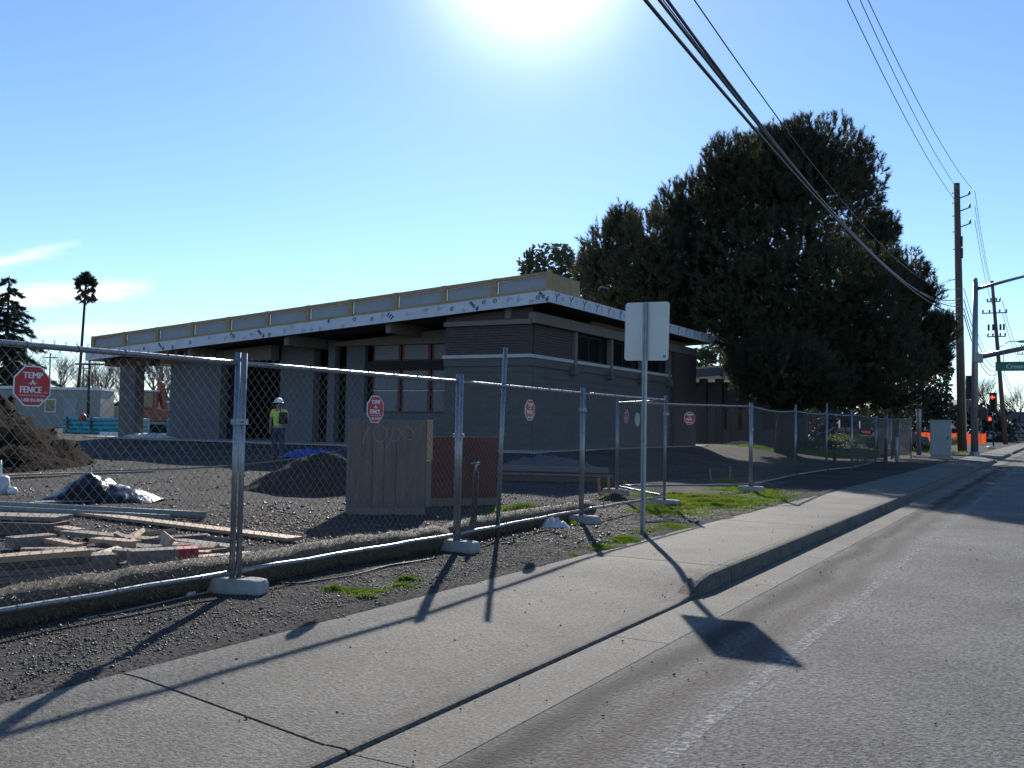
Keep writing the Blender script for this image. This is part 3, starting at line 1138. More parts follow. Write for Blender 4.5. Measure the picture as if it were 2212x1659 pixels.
for dz in (-0.3, 0.3):
    q.tube([(cx - 0.012, p.y - 0.034, zc + dz), (cx - 0.012, p.y - 0.024, zc + dz)], 0.009, 6)
q.build('bolts', GALV, root)


# ------------------------------------------------------------------ main building
bld = empty('building', W(28, 20, 0.6), 'low timber roofed building under construction with printed white roof edge and brick corner bay', 'building')
TE0, TE1, SE = 14.25, 36.9, 27.6           # eave corners and eave line
ZE0, ZE1 = 5.45, 3.93


def ze(t):
    return ZE0 + (ZE1 - ZE0) * (t - TE0) / (TE1 - TE0)


FH = 0.385
SBACK = 45.4


def slab4(q, t0, t1, s0, s1, zoff0, zoff1):
    """sheared box following the roof slope"""
    vs = []
    for zo in (zoff0, zoff1):
        for t, s in ((t0, s0), (t1, s0), (t1, s1), (t0, s1)):
            vs.append((-t, s, ze(t) + zo))
    q.add(vs, [(0, 1, 2, 3), (7, 6, 5, 4), (0, 4, 5, 1), (1, 5, 6, 2), (2, 6, 7, 3), (3, 7, 4, 0)])


q = MB(); slab4(q, TE0 + 0.03, TE1 - 0.03, SE + 0.03, SBACK - 0.03, 0.16, FH - 0.02); q.build('roof', MEMBR, bld)
q = MB(); slab4(q, TE0, TE1, SE, SE + 0.03, 0, FH); fas = q.build('fascia', MEMBR, bld)
q = MB(); slab4(q, TE0, TE0 + 0.03, SE + 0.031, SBACK, 0, FH); fas2 = q.build('fascia', MEMBR, bld)
q = MB(); slab4(q, TE1 - 0.03, TE1, SE + 0.031, SBACK, 0, FH); q.build('fascia', MEMBR, bld)
npl = 15
for i in range(npl):
    s0 = SE + 0.04 + i * 0.17
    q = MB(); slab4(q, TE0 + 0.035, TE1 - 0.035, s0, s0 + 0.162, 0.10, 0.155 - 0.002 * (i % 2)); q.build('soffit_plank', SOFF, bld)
for i in range(6):
    t0 = TE0 + 0.04 + i * 0.19
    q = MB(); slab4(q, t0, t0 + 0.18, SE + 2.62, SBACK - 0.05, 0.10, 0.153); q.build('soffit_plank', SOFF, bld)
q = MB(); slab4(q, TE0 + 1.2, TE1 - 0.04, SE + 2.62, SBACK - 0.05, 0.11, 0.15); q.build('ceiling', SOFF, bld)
# print on the roof edge
q = MB()
sl = Vector((1, 0, (ZE0 - ZE1) / (TE1 - TE0))).normalized()   # along the front edge, to the right
upv = Vector((0, 0, 1))


def fpt(x_full, frac):
    r = ray(x_full / KF, 800)
    d = SE / r.y
    p = r * d
    t = -p.x
    return Vector((-t, SE - 0.0035, ze(t) + FH * frac))


for xf, wd, fr in ((392, 'ms-k', 0.5), (635, 'ms-k', 0.5), (566, 'HT', 0.6), (950, 'HT', 0.5), (1155, 'ms-k', 0.5), (1325, 'ms-k', 0.55), (800, 'k', 0.85)):
    put_text(q, wd, fpt(xf, fr), sl, upv, 0.165, 1.0, rot=R(-42), bold=0.012)
for xf in (268, 300, 330, 350, 420, 462, 505, 546, 590, 610, 655, 690, 706, 735, 755, 775, 830, 862, 905, 928, 990, 1032, 1065, 1100, 1125, 1178, 1205, 1235, 1260, 1290, 1310):
    c = fpt(xf, random.choice((0.25, 0.5, 0.7)))
    typ = random.random() * 0.86
    if typ < 0.45:
        for k in range(3):
            q.box(c + sl * (0.05 * k) + upv * random.uniform(-0.04, 0.04), (0.012, 0.001, random.uniform(0.06, 0.2)))
        q.box(c + sl * 0.17, (0.09, 0.001, 0.012))
    elif typ < 0.8:
        for k in range(5):
            a = k * PI / 5
            q.beam(c + (sl * math.cos(a) + upv * math.sin(a)) * 0.03, c + (sl * math.cos(a) + upv * math.sin(a)) * 0.085, 0.001, 0.022)
            q.beam(c - (sl * math.cos(a) + upv * math.sin(a)) * 0.03, c - (sl * math.cos(a) + upv * math.sin(a)) * 0.085, 0.001, 0.022)
    else:
        q.beam(c + Vector((-0.1, 0, -0.05)), c + Vector((0, 0, 0.06)), 0.001, 0.035)
        q.beam(c + Vector((0.1, 0, -0.05)), c + Vector((0, 0, 0.06)), 0.001, 0.035)
q.build('print', MPRINT, fas, kind='stuff')
q = MB()
for k in range(17):
    s = SE + 0.5 + k * 1.05
    c = W(s, TE0 - 0.004, ZE0 + 0.2)
    ax = Vector((0, 1, 0))
    for a, b_ in (((-0.12, 0.14), (0.0, 0.0)), ((0.12, 0.14), (0.0, 0.0)), ((0.0, 0.0), (-0.04, -0.15)), ((0.12, 0.14), (0.2, 0.10))):
        q.beam(c + ax * a[0] + upv * a[1], c + ax * b_[0] + upv * b_[1], 0.001, 0.04)
    for j in range(3):
        q.box(c + ax * 0.42 + upv * (0.06 - 0.055 * j), (0.001, 0.16, 0.012))
q.build('print', MPRINT, fas2, kind='stuff')

# parapet on the roof: sheathing panels between timber posts
SPAR = 27.70
NB = 11
TPA, TPB = 14.34, 36.55
ph = 0.60
for i in range(NB):
    ta = TPA + (TPB - TPA) * i / NB
    tb = TPA + (TPB - TPA) * (i + 1) / NB
    q = MB(); slab4(q, ta + 0.09, tb - 0.09, SPAR + 0.07, SPAR + 0.09, FH + 0.0, FH + ph - 0.08); q.build('parapet_panel', PARAW, bld)
for i in range(NB + 1):
    ta = TPA + (TPB - TPA) * i / NB
    q = MB(); slab4(q, ta - 0.085, ta + 0.085, SPAR - 0.045, SPAR + 0.068, FH - 0.02, FH + ph + 0.045); q.build('parapet_post', PARAL, bld)
q = MB(); slab4(q, TPA - 0.05, TPB + 0.05, SPAR - 0.035, SPAR + 0.12, FH + ph - 0.07, FH + ph + 0.035); q.build('parapet_cap', PARAL, bld)
q = MB(); slab4(q, TPA, TPB, SPAR - 0.02, SPAR + 0.025, FH - 0.02, FH + 0.11); q.build('parapet_rail', PARAL, bld)
q = MB(); slab4(q, TPA, TPA + 0.06, SPAR + 0.125, SPAR + 2.3, FH - 0.02, FH + ph); q.build('parapet_side', PARAL, bld)
q = MB(); slab4(q, TPB - 0.06, TPB, SPAR + 0.125, SPAR + 2.3, FH - 0.02, FH + ph); q.build('parapet_side', PARAL, bld)

ZF = 0.66                                    # floor
q = MB(); q.box2(W(27.5, 36.8, 0.2), W(45, 14.6, ZF)); q.build('floor_slab', SLAB, bld)


def wall(name, m, t0, t1, s0, s1, z0, z1, parent=None, follow=False, drop=0.0):
    q = MB()
    if follow:
        vs = []
        for top in (0, 1):
            for t, s in ((t0, s0), (t1, s0), (t1, s1), (t0, s1)):
                vs.append((-t, s, z0 if not top else ze(t) - drop))
        q.add(vs, [(0, 1, 2, 3), (7, 6, 5, 4), (0, 4, 5, 1), (1, 5, 6, 2), (2, 6, 7, 3), (3, 7, 4, 0)])
    else:
        q.box2((-t0, s0, z0), (-t1, s1, z1))
    return q.build(name, m, parent or bld)


def courses(name, m, t0, t1, s0, s1, z0, z1, pitch, gap, follow=False):
    n = max(1, int(round((z1 - z0) / pitch)))
    for i in range(n):
        a, b_ = z0 + (z1 - z0) * i / n, z0 + (z1 - z0) * (i + 1) / n - gap
        e = 0.004 * ((i * 7) % 3 - 1)
        q = MB(); q.box2((-t0 + e * (1 if s1 - s0 > 1 else 0), s0 - e * (0 if s1 - s0 > 1 else 1), a), (-t1, s1, b_)); q.build(name, m, bld)


# corner bay, left face (towards the camera) and long right face
wall('brick_wall', BRICK, 15.22, 18.5, 28.08, 28.3, 3.84, 0, follow=True, drop=0.0)
courses('brick_course', BRICK, 15.2, 18.5, 28.05, 28.079, 3.845, 4.82, 0.09, 0.014)
courses('block_course', BLOCK, 15.2, 18.5, 28.02, 28.039, ZF, 3.44, 0.2, 0.012)
courses('brick_course', BRICK, 15.17, 15.199, 28.32, 31.2, 3.845, 4.84, 0.09, 0.014)
courses('block_course', BLOCK, 15.18, 15.199, 28.32, 41.28, ZF, 3.29, 0.2, 0.012)
courses('brick_course', BRICK, 14.97, 14.999, 41.3, 44.2, ZF, 4.84, 0.14, 0.016)
wall('cap_band', CAPST, 15.1, 18.55, 27.93, 28.3, 3.72, 3.83)
wall('ledge', BLOCK, 15.14, 18.52, 27.98, 28.3, 3.45, 3.72)
wall('block_wall', BLOCK, 15.2, 18.5, 28.04, 28.3, ZF, 3.45)
wall('top_trim', TRIM, 15.1, 18.5, 27.9, 28.02, 4.82, 4.98)
wall('brick_wall', BRICK, 18.25, 18.5, 28.3, 30.2, ZF, 0, follow=True)
wall('block_wall', BLOCK, 15.2, 15.45, 28.31, 44.0, ZF, 3.45)
wall('ledge', BLOCK, 15.14, 15.45, 28.31, 41.2, 3.45, 3.72)
wall('cap_band', CAPST, 15.1, 15.45, 28.31, 41.2, 3.72, 3.83)
wall('brick_wall', BRICK, 15.2, 15.45, 28.31, 31.2, 3.84, 4.84)
wall('eave_beam', TRIM, 14.95, 15.2, 27.95, 44.2, 4.85, 5.2)
wall('brick_pier', BRICK, 15.0, 15.47, 41.3, 44.2, ZF, 4.84)
for s in (31.3, 34.5, 37.7, 40.9):
    wall('wall_post', TRIM, 15.05, 15.25, s - 0.09, s + 0.09, 3.6, 4.84)
    wall('corbel', BLOCK, 14.95, 15.2, s - 0.32, s + 0.12, 3.3, 3.6)
for s0, s1 in ((31.4, 34.4), (34.6, 37.6), (37.8, 40.8)):
    w_ = wall('window', DARK, 15.32, 15.4, s0, s1, 3.84, 4.84)
    wall('pane', GLASSD, 15.31, 15.318, s0 + 0.08, (s0 + s1) / 2 - 0.04, 3.92, 4.76, w_)
    wall('pane', GLASSD, 15.31, 15.318, (s0 + s1) / 2 + 0.04, s1 - 0.08, 3.92, 4.76, w_)
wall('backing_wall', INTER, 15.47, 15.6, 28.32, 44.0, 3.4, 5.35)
# recessed window wall left of the bay
wall('header_beam', TRIM, 18.5, 25.0, 29.9, 30.15, 4.45, 0, follow=True, drop=0.12)
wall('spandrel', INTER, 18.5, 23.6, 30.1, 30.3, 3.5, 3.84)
wall('sill_wall', SHEATH, 18.5, 23.6, 30.1, 30.3, ZF, 1.86)
wall('jamb_wall', SHEATH, 23.6, 24.5, 30.1, 30.3, ZF, 4.45)
for (ta, tb) in ((20.62, 21.72), (22.0, 23.1), (18.9, 20.35)):
    zt = 4.48
    w_ = wall('window', FRAMER, ta - 0.1, tb + 0.1, 30.12, 30.2, 3.84, zt + 0.07)
    wall('pane', PFILM, ta, tb, 30.108, 30.118, 3.9, zt, w_)
    w_ = wall('window', FRAMER, ta - 0.1, tb + 0.1, 30.12, 30.2, 1.87, 3.49)
    wall('pane', PFILM, ta, tb, 30.108, 30.118, 2.76, 3.44, w_)
    wall('pane', PFILM, ta, tb, 30.108, 30.118, 1.93, 2.68, w_)
    wall('mid_rail', CAPST, ta - 0.02, tb + 0.02, 30.1, 30.118, 2.685, 2.735, w_)
# entrance recess and grey wrapped piers further left
wall('wrapped_pier', SHEATH, 25.0, 25.35, 30.0, 30.3, ZF, 0, follow=True, drop=0.0)
wall('wrapped_pier', SHEATH, 26.0, 27.75, 29.9, 30.3, ZF, 0, follow=True, drop=0.0)
wall('wrapped_pier', SHEATH, 30.5, 33.5, 29.3, 29.7, ZF, 3.9)
wall('porch_beam', TRIM, 27.7, 33.6, 29.28, 29.72, 3.92, 0, follow=True, drop=0.02)
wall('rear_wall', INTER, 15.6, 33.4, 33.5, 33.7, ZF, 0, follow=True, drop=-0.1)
wall('end_wall', SHEATH, 33.2, 33.5, 29.72, 45.0, ZF, 0, follow=True, drop=-0.08)
wall('pallet_stack', WOODW, 24.3, 24.95, 31.0, 31.4, ZF, 1.6) if False else None
wall('door_panel', WOODW, 25.5, 25.85, 30.6, 30.7, ZF, 2.9)
# far left column with its girder
wall('column', BLOCK, 34.5, 35.5, 28.3, 28.78, ZF, 3.72)
wall('girder', SOFF, 33.6, 36.5, 28.28, 28.8, 3.725, 0, follow=True, drop=-0.05)
wall('column', BLOCK, 34.5, 35.5, 43.5, 44.0, ZF, 3.6)
for t in (16.0, 20.9, 25.7, 30.9):
    q = MB()
    q.box2((-t - 0.11, SE + 0.35, ze(t) - 0.32), (-t + 0.11, 33.5, ze(t) + 0.095))
    q.build('roof_beam', TRIM, bld)

# second lower wing behind
b2 = empty('building', W(58, 20, 0.4), 'second lower wing with grey roof edge and columns, beyond the first building', 'building')


def wall2(name, m, t0, t1, s0, s1, z0, z1):
    q = MB(); q.box2((-t0, s0, z0), (-t1, s1, z1)); return q.build(name, m, b2)


def roof2(name, m, t0, t1, s0, s1, za, zb, h):
    q = MB()
    vs = []
    for k in (0, h):
        for t, s in ((t0, s0), (t1, s0), (t1, s1), (t0, s1)):
            vs.append((-t, s, za + (zb - za) * (t - t0) / (t1 - t0) + k))
    q.add(vs, [(0, 1, 2, 3), (7, 6, 5, 4), (0, 4, 5, 1), (1, 5, 6, 2), (2, 6, 7, 3), (3, 7, 4, 0)])
    return q.build(name, m, b2)


roof2('roof', MEMBR, 13, 30, 57.6, 74, 5.2, 4.2, 0.28)
roof2('fascia', SHEATH, 12.95, 30.05, 57.4, 57.58, 4.95, 3.95, 0.5)
roof2('roof_batten', WOODL, 13, 30, 57.9, 58.2, 5.52, 4.52, 0.06)
roof2('roof_batten', WOODL, 13, 30, 58.6, 58.9, 5.6, 4.6, 0.06)
for t in (14.4, 17.4, 18.3, 19.3):
    wall2('column', BRICK, t - 0.22, t + 0.22, 58.2, 58.6, 0.3, 4.5)
wall2('wall', SHEATH, 13.5, 29, 60.5, 60.8, 0.3, 4.4)
for t in (15.8, 17.8, 18.8, 21):
    wall2('window', GLASSD, t - 0.35, t + 0.35, 60.47, 60.5, 1.4, 2.8)
wall2('floor_slab', SLAB, 13, 29, 57.6, 74, 0.0, 0.42)


# ------------------------------------------------------------------ yard: plywood boxes
def ply_box(pl, pr, h, depth, label, m, parts=True):
    """pl / pr: lower left and right corners of the face towards the road"""
    pl, pr = Vector(pl), Vector(pr)
    pr.z = pl.z
    ax = (pr - pl).normalized()
    wdt = (pr - pl).length
    back = Vector((-ax.y, ax.x, 0))
    if back.dot(F2) < 0: back = -back
    up = Vector((0, 0, 1))
    root = empty('plywood_box', pl, label, 'plywood box')
    if parts:
        gaps = [0, 0.29, 0.445, 0.60, 1.0]
        for i in range(4):
            a, b_ = gaps[i] * wdt + 0.003, gaps[i + 1] * wdt - 0.003
            q = MB()
            q.prism([(a, 0.12), (b_, 0.12), (b_, h), (a, h - 0.004 * i)], pl, ax, up, back * 0.02)
            q.build('board', m, root)
        q = MB(); q.prism([(0, 0), (wdt, 0), (wdt, 0.115), (0, 0.115)], pl - back * 0.004, ax, up, back * 0.04); q.build('skid', WOODW, root)
        q = MB(); q.prism([(wdt + 0.003, h * 0.58), (wdt + 0.095, h * 0.58), (wdt + 0.095, h + 0.01), (wdt + 0.003, h + 0.01)], pl - back * 0.015, ax, up, back * 0.05); q.build('batten', WOODL, root)
        q = MB(); q.prism([(wdt + 0.003, 0.12), (wdt + 0.08, 0.12), (wdt + 0.08, h * 0.57), (wdt + 0.003, h * 0.57)], pl + back * 0.005, ax, up, back * 0.05); q.build('batten', WOODW, root)
        # chalk scrawl
        q = MB()

        def stroke(pts, r=0.006):
            q.tube([pl + ax * (x_ * wdt) + up * (y_ * h) - back * 0.001 for x_, y_ in pts], r, 4)
        stroke([(0.16, 0.74), (0.19, 0.84), (0.24, 0.92)])
        stroke([(0.38 + 0.085 * math.cos(a), 0.85 + 0.085 * math.sin(a)) for a in [0.3 + 0.33 * k for k in range(20)]])
        stroke([(0.38, 0.82), (0.385, 0.86)])
        stroke([(0.47, 0.70), (0.53, 0.80), (0.56, 0.91)])
        stroke([(0.53, 0.78), (0.58, 0.77), (0.64, 0.80), (0.66, 0.88), (0.60, 0.91)])
        stroke([(0.66, 0.86), (0.72, 0.80), (0.80, 0.79)])
        stroke([(0.73, 0.93), (0.79, 0.90), (0.83, 0.85)])
        q.build('chalk_scrawl', CHALK, root)
    else:
        q = MB(); q.prism([(0, 0.14), (wdt, 0.14), (wdt, h), (0, h)], pl, ax, up, back * 0.02); q.build('front_board', m, root)
        q = MB(); q.prism([(0, 0), (wdt, 0), (wdt, 0.135), (0, 0.135)], pl, ax, up, back * 0.04); q.build('skid', WOODW, root)
    q = MB(); q.prism([(0.022, 0), (depth, 0), (depth, h - 0.01), (0.022, h - 0.01)], pl + ax * (wdt - 0.02), back, up, ax * 0.02); q.build('side_board', WOODD, root)
    q = MB(); q.prism([(0.022, 0), (depth, 0), (depth, h - 0.01), (0.022, h - 0.01)], pl, back, up, ax * 0.02); q.build('side_board', WOODD, root)
    q = MB(); q.prism([(0, 0), (wdt, 0), (wdt, h - 0.01), (0, h - 0.01)], pl + back * (depth + 0.002), ax, up, back * 0.02); q.build('back_board', WOODD, root)
    return root


ply_box(on(753, 1113), on(918, 1112), 1.44, 0.55, 'weathered plywood box with chalk scrawl standing behind the fence', PLY)
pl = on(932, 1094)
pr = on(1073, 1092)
ply_box(pl, pr, 1.17, 0.5, 'plywood box right of the chalked one, red flare tint put into its brown colour', PLYFLARE, parts=False)


# heaps
def heap(name, c, rx, ry, h, m, label, cat, ang=0.0, seed=0, amp=0.12, peak=(0, 0), n=44, pw=1.35, clods=0, csize=0.02):
    c = Vector(c)
    vs, fs = [], []
    nr = 16
    ca, sa = math.cos(ang), math.sin(ang)
    for j in range(nr + 1):
        r = j / nr
        for i in range(n):
            a = 2 * PI * i / n
            w = 1 + 0.18 * noise.noise(Vector((math.cos(a) * 1.3, math.sin(a) * 1.3, seed)))
            x_, y_ = r * math.cos(a) * w * rx, r * math.sin(a) * w * ry
            px_, py_ = x_ + peak[0] * (1 - r), y_ + peak[1] * (1 - r)
            z = h * max(0, 1 - r ** pw) ** 1.15
            z += h * amp * noise.noise(Vector((x_ * 1.7, y_ * 1.7, seed))) * (1 - r ** 3) + h * amp * 0.5 * noise.noise(Vector((x_ * 5, y_ * 5, seed + 4))) * (1 - r ** 4)
            X_, Y_ = px_ * ca - py_ * sa, px_ * sa + py_ * ca
            vs.append((c.x + X_, c.y + Y_, c.z - 0.04 + max(z, 0) - (0.05 if j == nr else 0)))
    for j in range(nr):
        for i in range(n):
            i2 = (i + 1) % n
            fs.append((j * n + i, j * n + i2, (j + 1) * n + i2, (j + 1) * n + i))
    q = MB()
    q.add(vs, fs)
    P = []
    S_ = []
    for _ in range(clods):
        f_ = fs[random.randrange(len(fs))]
        a_, b_, c_, d_ = (Vector(vs[k]) for k in f_)
        u, v = random.random(), random.random()
        p = a_.lerp(b_, u).lerp(d_.lerp(c_, u), v)
        if v > 0.7 and random.random() < 0.3: p += Vector((random.gauss(0, 0.2), random.gauss(0, 0.2), 0)); p.z = yz(p.x, p.y)
        P.append(tuple(p)); S_.append(abs(random.gauss(0, csize)) + csize * 0.4)
    o = thing(q, name, m, label, cat, smooth=True)
    if clods:
        g = stones('clods', P, S_, m)
        off = np.array(o.location)
        co = np.empty(len(g.data.vertices) * 3, np.float32)
        g.data.vertices.foreach_get('co', co)
        g.data.vertices.foreach_set('co', (co.reshape(-1, 3) - off).astype(np.float32).ravel())
        g.parent = o
    return o


g1 = on(664, 1068)
heap('gravel_heap', g1 + F2 * 0.9, 1.7, 1.0, 0.80, SANDM, 'grey heap of gravel behind the fence, left of the plywood box', 'gravel heap', YAW, 3, peak=(0.1, 0), amp=0.2, clods=2600, csize=0.010)
heap('gravel_heap', on(1330, 1083) + F2 * 0.3, 0.33, 0.25, 0.17, SANDM, 'tiny sunlit heap of stones by the straw roll end', 'gravel heap', YAW, 9, clods=500, csize=0.012)
mnd = at(-150, 985, 26.0)
mnd.z = gz(mnd.x, mnd.y)
heap('dirt_mound', mnd, 4.6, 4.2, 2.75, SOIL, 'large dark mound of dug soil at the left, behind the fence', 'dirt mound', YAW, 5, amp=0.32, pw=1.0, clods=2600, csize=0.035)
heap('dirt_mound', at(420, 1000, 22) * 1.0, 4.2, 1.2, 0.22, SOIL, 'long low ridge of soil along the building shadow', 'dirt mound', YAW, 12, amp=0.25) if False else None

# black plastic sheet over a pile, with a plywood scrap in front
c = on(190, 1088)
q = MB()
vs, fs = [], []
nx, ny = 64, 30
for j in range(ny + 1):
    for i in range(nx + 1):
        u, v = i / nx, j / ny
        x_ = (u - 0.5) * 1.95
        y_ = v * 1.15
        prof = math.exp(-((u - 0.42) / 0.25) ** 2) * 0.44 + 0.16 * math.exp(-((u - 0.8) / 0.16) ** 2)
        z = prof * (math.sin(PI * min(1, v * 1.15)) ** 0.7 if v < 0.87 else 0)
        fold = abs(noise.noise(Vector((u * 7.0 + v * 2, v * 2.5, 1.0)))) * 0.10 + abs(noise.noise(Vector((u * 17 + v * 5, v * 4, 4.0)))) * 0.035
        z = max(0.012, z + (fold - 0.03) * (0.25 + prof * 2.2)) + 0.012
        e = 0.06 * noise.noise(Vector((u * 6, v * 6, 8)))
        p = c + R2 * (x_ + e) + F2 * (y_ + e)
        vs.append((p.x, p.y, c.z + z))
for j in range(ny):
    for i in range(nx):
        a = j * (nx + 1) + i
        fs.append((a, a + 1, a + nx + 2, a + nx + 1))
q.add(vs, fs)
thing(q, 'plastic_sheet', BLACKPL, 'shiny black plastic sheet draped over a low pile behind the boards', 'plastic sheet', smooth=True)


def board(p0, p1, w, h, m, label, name='board', cat='board', group='boards lying in the yard', roll=0.0, lift=0.0):
    q = MB()
    p0, p1 = Vector(p0), Vector(p1)
    d = p1 - p0
    L = d.length
    ctr = (p0 + p1) / 2
    # local x along the board, so that the grain runs with it
    dd = d.normalized()
    up = Vector((0, 0, 1))
    side = dd.cross(up).normalized()
    up = side.cross(dd)
    if roll:
        rq = Matrix.Rotation(roll, 3, dd)
        side, up = rq @ side, rq @ up
    q.box((0, 0, 0), (L, w, h))
    o = q.build(name, m, bevel=min(0.004, h * 0.15))
    M = Matrix((dd, side, up)).transposed().to_4x4()
    M.translation = ctr + Vector((0, 0, h / 2 * abs(up.z) + w / 2 * abs(side.z) + lift))
    o.matrix_world = M
    return tag(o, label, cat, group)


BG = 'boards lying in the yard'
# plywood scrap in front of the sheet
a, b_ = on(75, 1090), on(300, 1083)
board(a, b_, 0.30, 0.018, PLY, 'curved brown plywood strip in front of the black plastic sheet', lift=0.03)
board(on(25, 1097), on(120, 1086), 0.22, 0.02, WOODL, 'fresh orange toned plank end left of the black sheet', lift=0.02)
# long pieces
board(on(145, 1112), on(638, 1174), 0.235, 0.04, WOODL, 'long fresh yellow plank lying across the yard towards the fence posts', lift=0.03)
q = MB(); q.tube([on(-40, 1098) + Vector((0, 0, 0.07)), on(441, 1124) + Vector((0, 0, 0.065))], 0.055, 14)
thing(q, 'pipe', GREYPIPE, 'long pale grey pipe lying on the ground, the rear one of two', 'pipe', 'grey pipes in the yard', auto=True)
q = MB(); q.tube([on(-40, 1106) + Vector((0, 0, 0.06)), on(365, 1128) + Vector((0, 0, 0.055))], 0.045, 14)
thing(q, 'pipe', GREYPIPE, 'shorter grey pipe lying in front of the longer one', 'pipe', 'grey pipes in the yard', auto=True)
board(on(-60, 1032), on(181, 1024), 0.14, 0.05, WOODL, 'pale boards edge in the middle distance at the left, rear one')
board(on(-60, 1038), on(150, 1030), 0.12, 0.05, WOODW, 'pale weathered board just in front of the rear one at the left')
board(on(178, 1026), on(330, 1021), 0.1, 0.05, WOODW, 'thin grey board continuing the rear pale board to the right')
# the dark stack and the pile beside the fence
board(on(-60, 1146), on(138, 1152), 0.42, 0.05, WOODW, 'grey plank on top of the dark stack at the left edge', lift=0.16)
board(on(-60, 1149), on(130, 1156), 0.38, 0.15, WOODD, 'dark timber under the grey plank at the left edge')
board(on(143, 1168), on(330, 1187), 0.20, 0.05, WOODW, 'weathered plank lying flat in the middle of the scrap pile', lift=0.07)
board(on(330, 1178), on(512, 1201), 0.19, 0.06, WOODW, 'weathered plank with its end at the nearest fence posts', lift=0.04)
board(on(300, 1172), on(270, 1196), 0.13, 0.05, WOODL, 'short tilted offcut standing on the weathered plank', roll=R(25), lift=0.07)
board(on(205, 1192), on(292, 1200), 0.17, 0.06, WOODL, 'pink toned short plank lying over the pile centre', lift=0.09)
board(on(175, 1200), on(272, 1211), 0.16, 0.05, WOODW, 'short grey plank under the pink toned one', lift=0.03)
board(on(45, 1206), on(185, 1203), 0.12, 0.05, WOODW, 'narrow plank behind the stacked timbers', lift=0.05)
board(on(105, 1188), on(168, 1202), 0.11, 0.045, WOODL, 'pale plank slanting down behind the stacked timbers', lift=0.08)
board(on(20, 1215), on(70, 1209), 0.12, 0.06, WOODW, 'short grey block at the left behind the stacked timbers', lift=0.02)
board(on(345, 1185), on(365, 1204), 0.15, 0.04, WOODL, 'sharp triangular offcut leaning upright in the pile', roll=R(55), lift=0.05)
board(on(352, 1193), on(432, 1200), 0.13, 0.05, WOODL, 'small pale plank right of the upright offcut', lift=0.06)
board(on(350, 1206), on(440, 1213), 0.12, 0.05, WOODD, 'dark plank under the small pale plank', lift=0.01)
board(on(398, 1213), on(452, 1215), 0.11, 0.05, WOODL, 'bright short plank left of the nearest posts', lift=0.06)
board(on(420, 1222), on(545, 1211), 0.15, 0.04, WOODL, 'bright plank ending behind the nearest fence posts', lift=0.05)
board(on(520, 1212), on(640, 1190), 0.06, 0.04, WOODW, 'thin strip of wood right of the nearest posts', lift=0.01)
board(on(70, 1177), on(150, 1183), 0.13, 0.05, WOODD, 'dark plank end in the shade of the pile', lift=0.02)
board(on(130, 1160), on(170, 1168), 0.16, 0.05, WOODL, 'pale plank end behind the pile centre', lift=0.08)
# stacked timbers at the front left
pa, pb = on(-130, 1290), on(196, 1257)
dirn = (pb - pa).normalized()
for i in range(5):
    off = dirn.cross(Vector((0, 0, 1))) * (-0.10 + 0.012 * (i % 2))
    board(pa + off, pb + off + dirn * (0.05 * ((i * 7) % 3 - 1)), 0.19, 0.052, (WOODD, WOODW, WOODW, WOODD, WOODL)[i],
          ('bottom plank of the stacked timbers at front left', 'second lowest plank of the stacked timbers at front left', 'middle plank of the stacked timbers at front left',
           'second highest plank of the stacked timbers at front left', 'top plank of the stacked timbers at front left')[i], lift=0.0 + i * 0.055)
board(on(188, 1252), on(242, 1248), 0.24, 0.22, WOODW, 'square timber block right of the stacked timbers', name='timber_block', lift=0.0)
board(on(243, 1247), on(300, 1240), 0.12, 0.03, WOODL, 'low scrap strip right of the timber block', lift=0.0)
pc, pd = on(276, 1236), on(380, 1230)
o = board(pc, pd, 0.20, 0.20, WOODW, 'thick timber with a red painted end in the scrap pile', name='timber_block')
pe = pd + (pd - pc).normalized() * 0.18
q = MB()
q.box((0, 0, 0), (0.18, 0.2, 0.2))
e = q.build('painted_end', REDP, None)
e.parent = o
e.location = ((pd - pc).length / 2 + 0.0902, 0, 0)

board(on(95, 1222), on(185, 1224), 0.16, 0.14, WOODD, 'dark squared timber lying behind the stacked planks', name='timber_block', lift=0.02)
board(on(255, 1214), on(335, 1221), 0.18, 0.13, WOODW, 'grey squared timber between the block and the upright offcut', name='timber_block', lift=0.0)
board(on(300, 1205), on(408, 1196), 0.15, 0.11, WOODD, 'dark squared timber crossing behind the red ended one', name='timber_block', lift=0.0)
board(on(20, 1192), on(112, 1183), 0.2, 0.12, WOODW, 'broad grey timber at the left of the scrap pile', name='timber_block', lift=0.03)
OG = 'broken offcuts in the scrap pile'
ORD = ['leftmost', 'second from the left', 'third from the left', 'fourth from the left', 'fifth from the left', 'sixth from the left', 'seventh from the left', 'eighth from the left', 'ninth from the left', 'tenth from the left', 'eleventh from the left', 'tenth from the right', 'ninth from the right', 'eighth from the right', 'seventh from the right', 'sixth from the right', 'fifth from the right', 'fourth from the right', 'third from the right', 'second from the right', 'rightmost']
OXS = sorted(random.uniform(60, 470) for _ in range(21))
for k in range(21):
    x_, y_ = OXS[k], random.uniform(1172, 1232)
    p_ = on(x_, y_)
    a_ = random.uniform(-0.6, 0.6) + YAW + (1.2 if random.random() < 0.25 else 0)
    L_ = random.uniform(0.12, 0.6)
    d_ = Vector((math.cos(a_), math.sin(a_), random.uniform(-0.12, 0.16)))
    board(p_, p_ + d_ * L_, random.uniform(0.06, 0.16), random.uniform(0.02, 0.05), (WOODL, WOODW, WOODD)[k % 3],
          '%s broken offcut, %s among the small offcuts in the scrap pile' % (('pale', 'grey', 'dark')[k % 3], ORD[k]), name='offcut', cat='offcut', group=OG, roll=random.uniform(-0.5, 0.5), lift=random.uniform(0, 0.07))
P, S_ = [], []
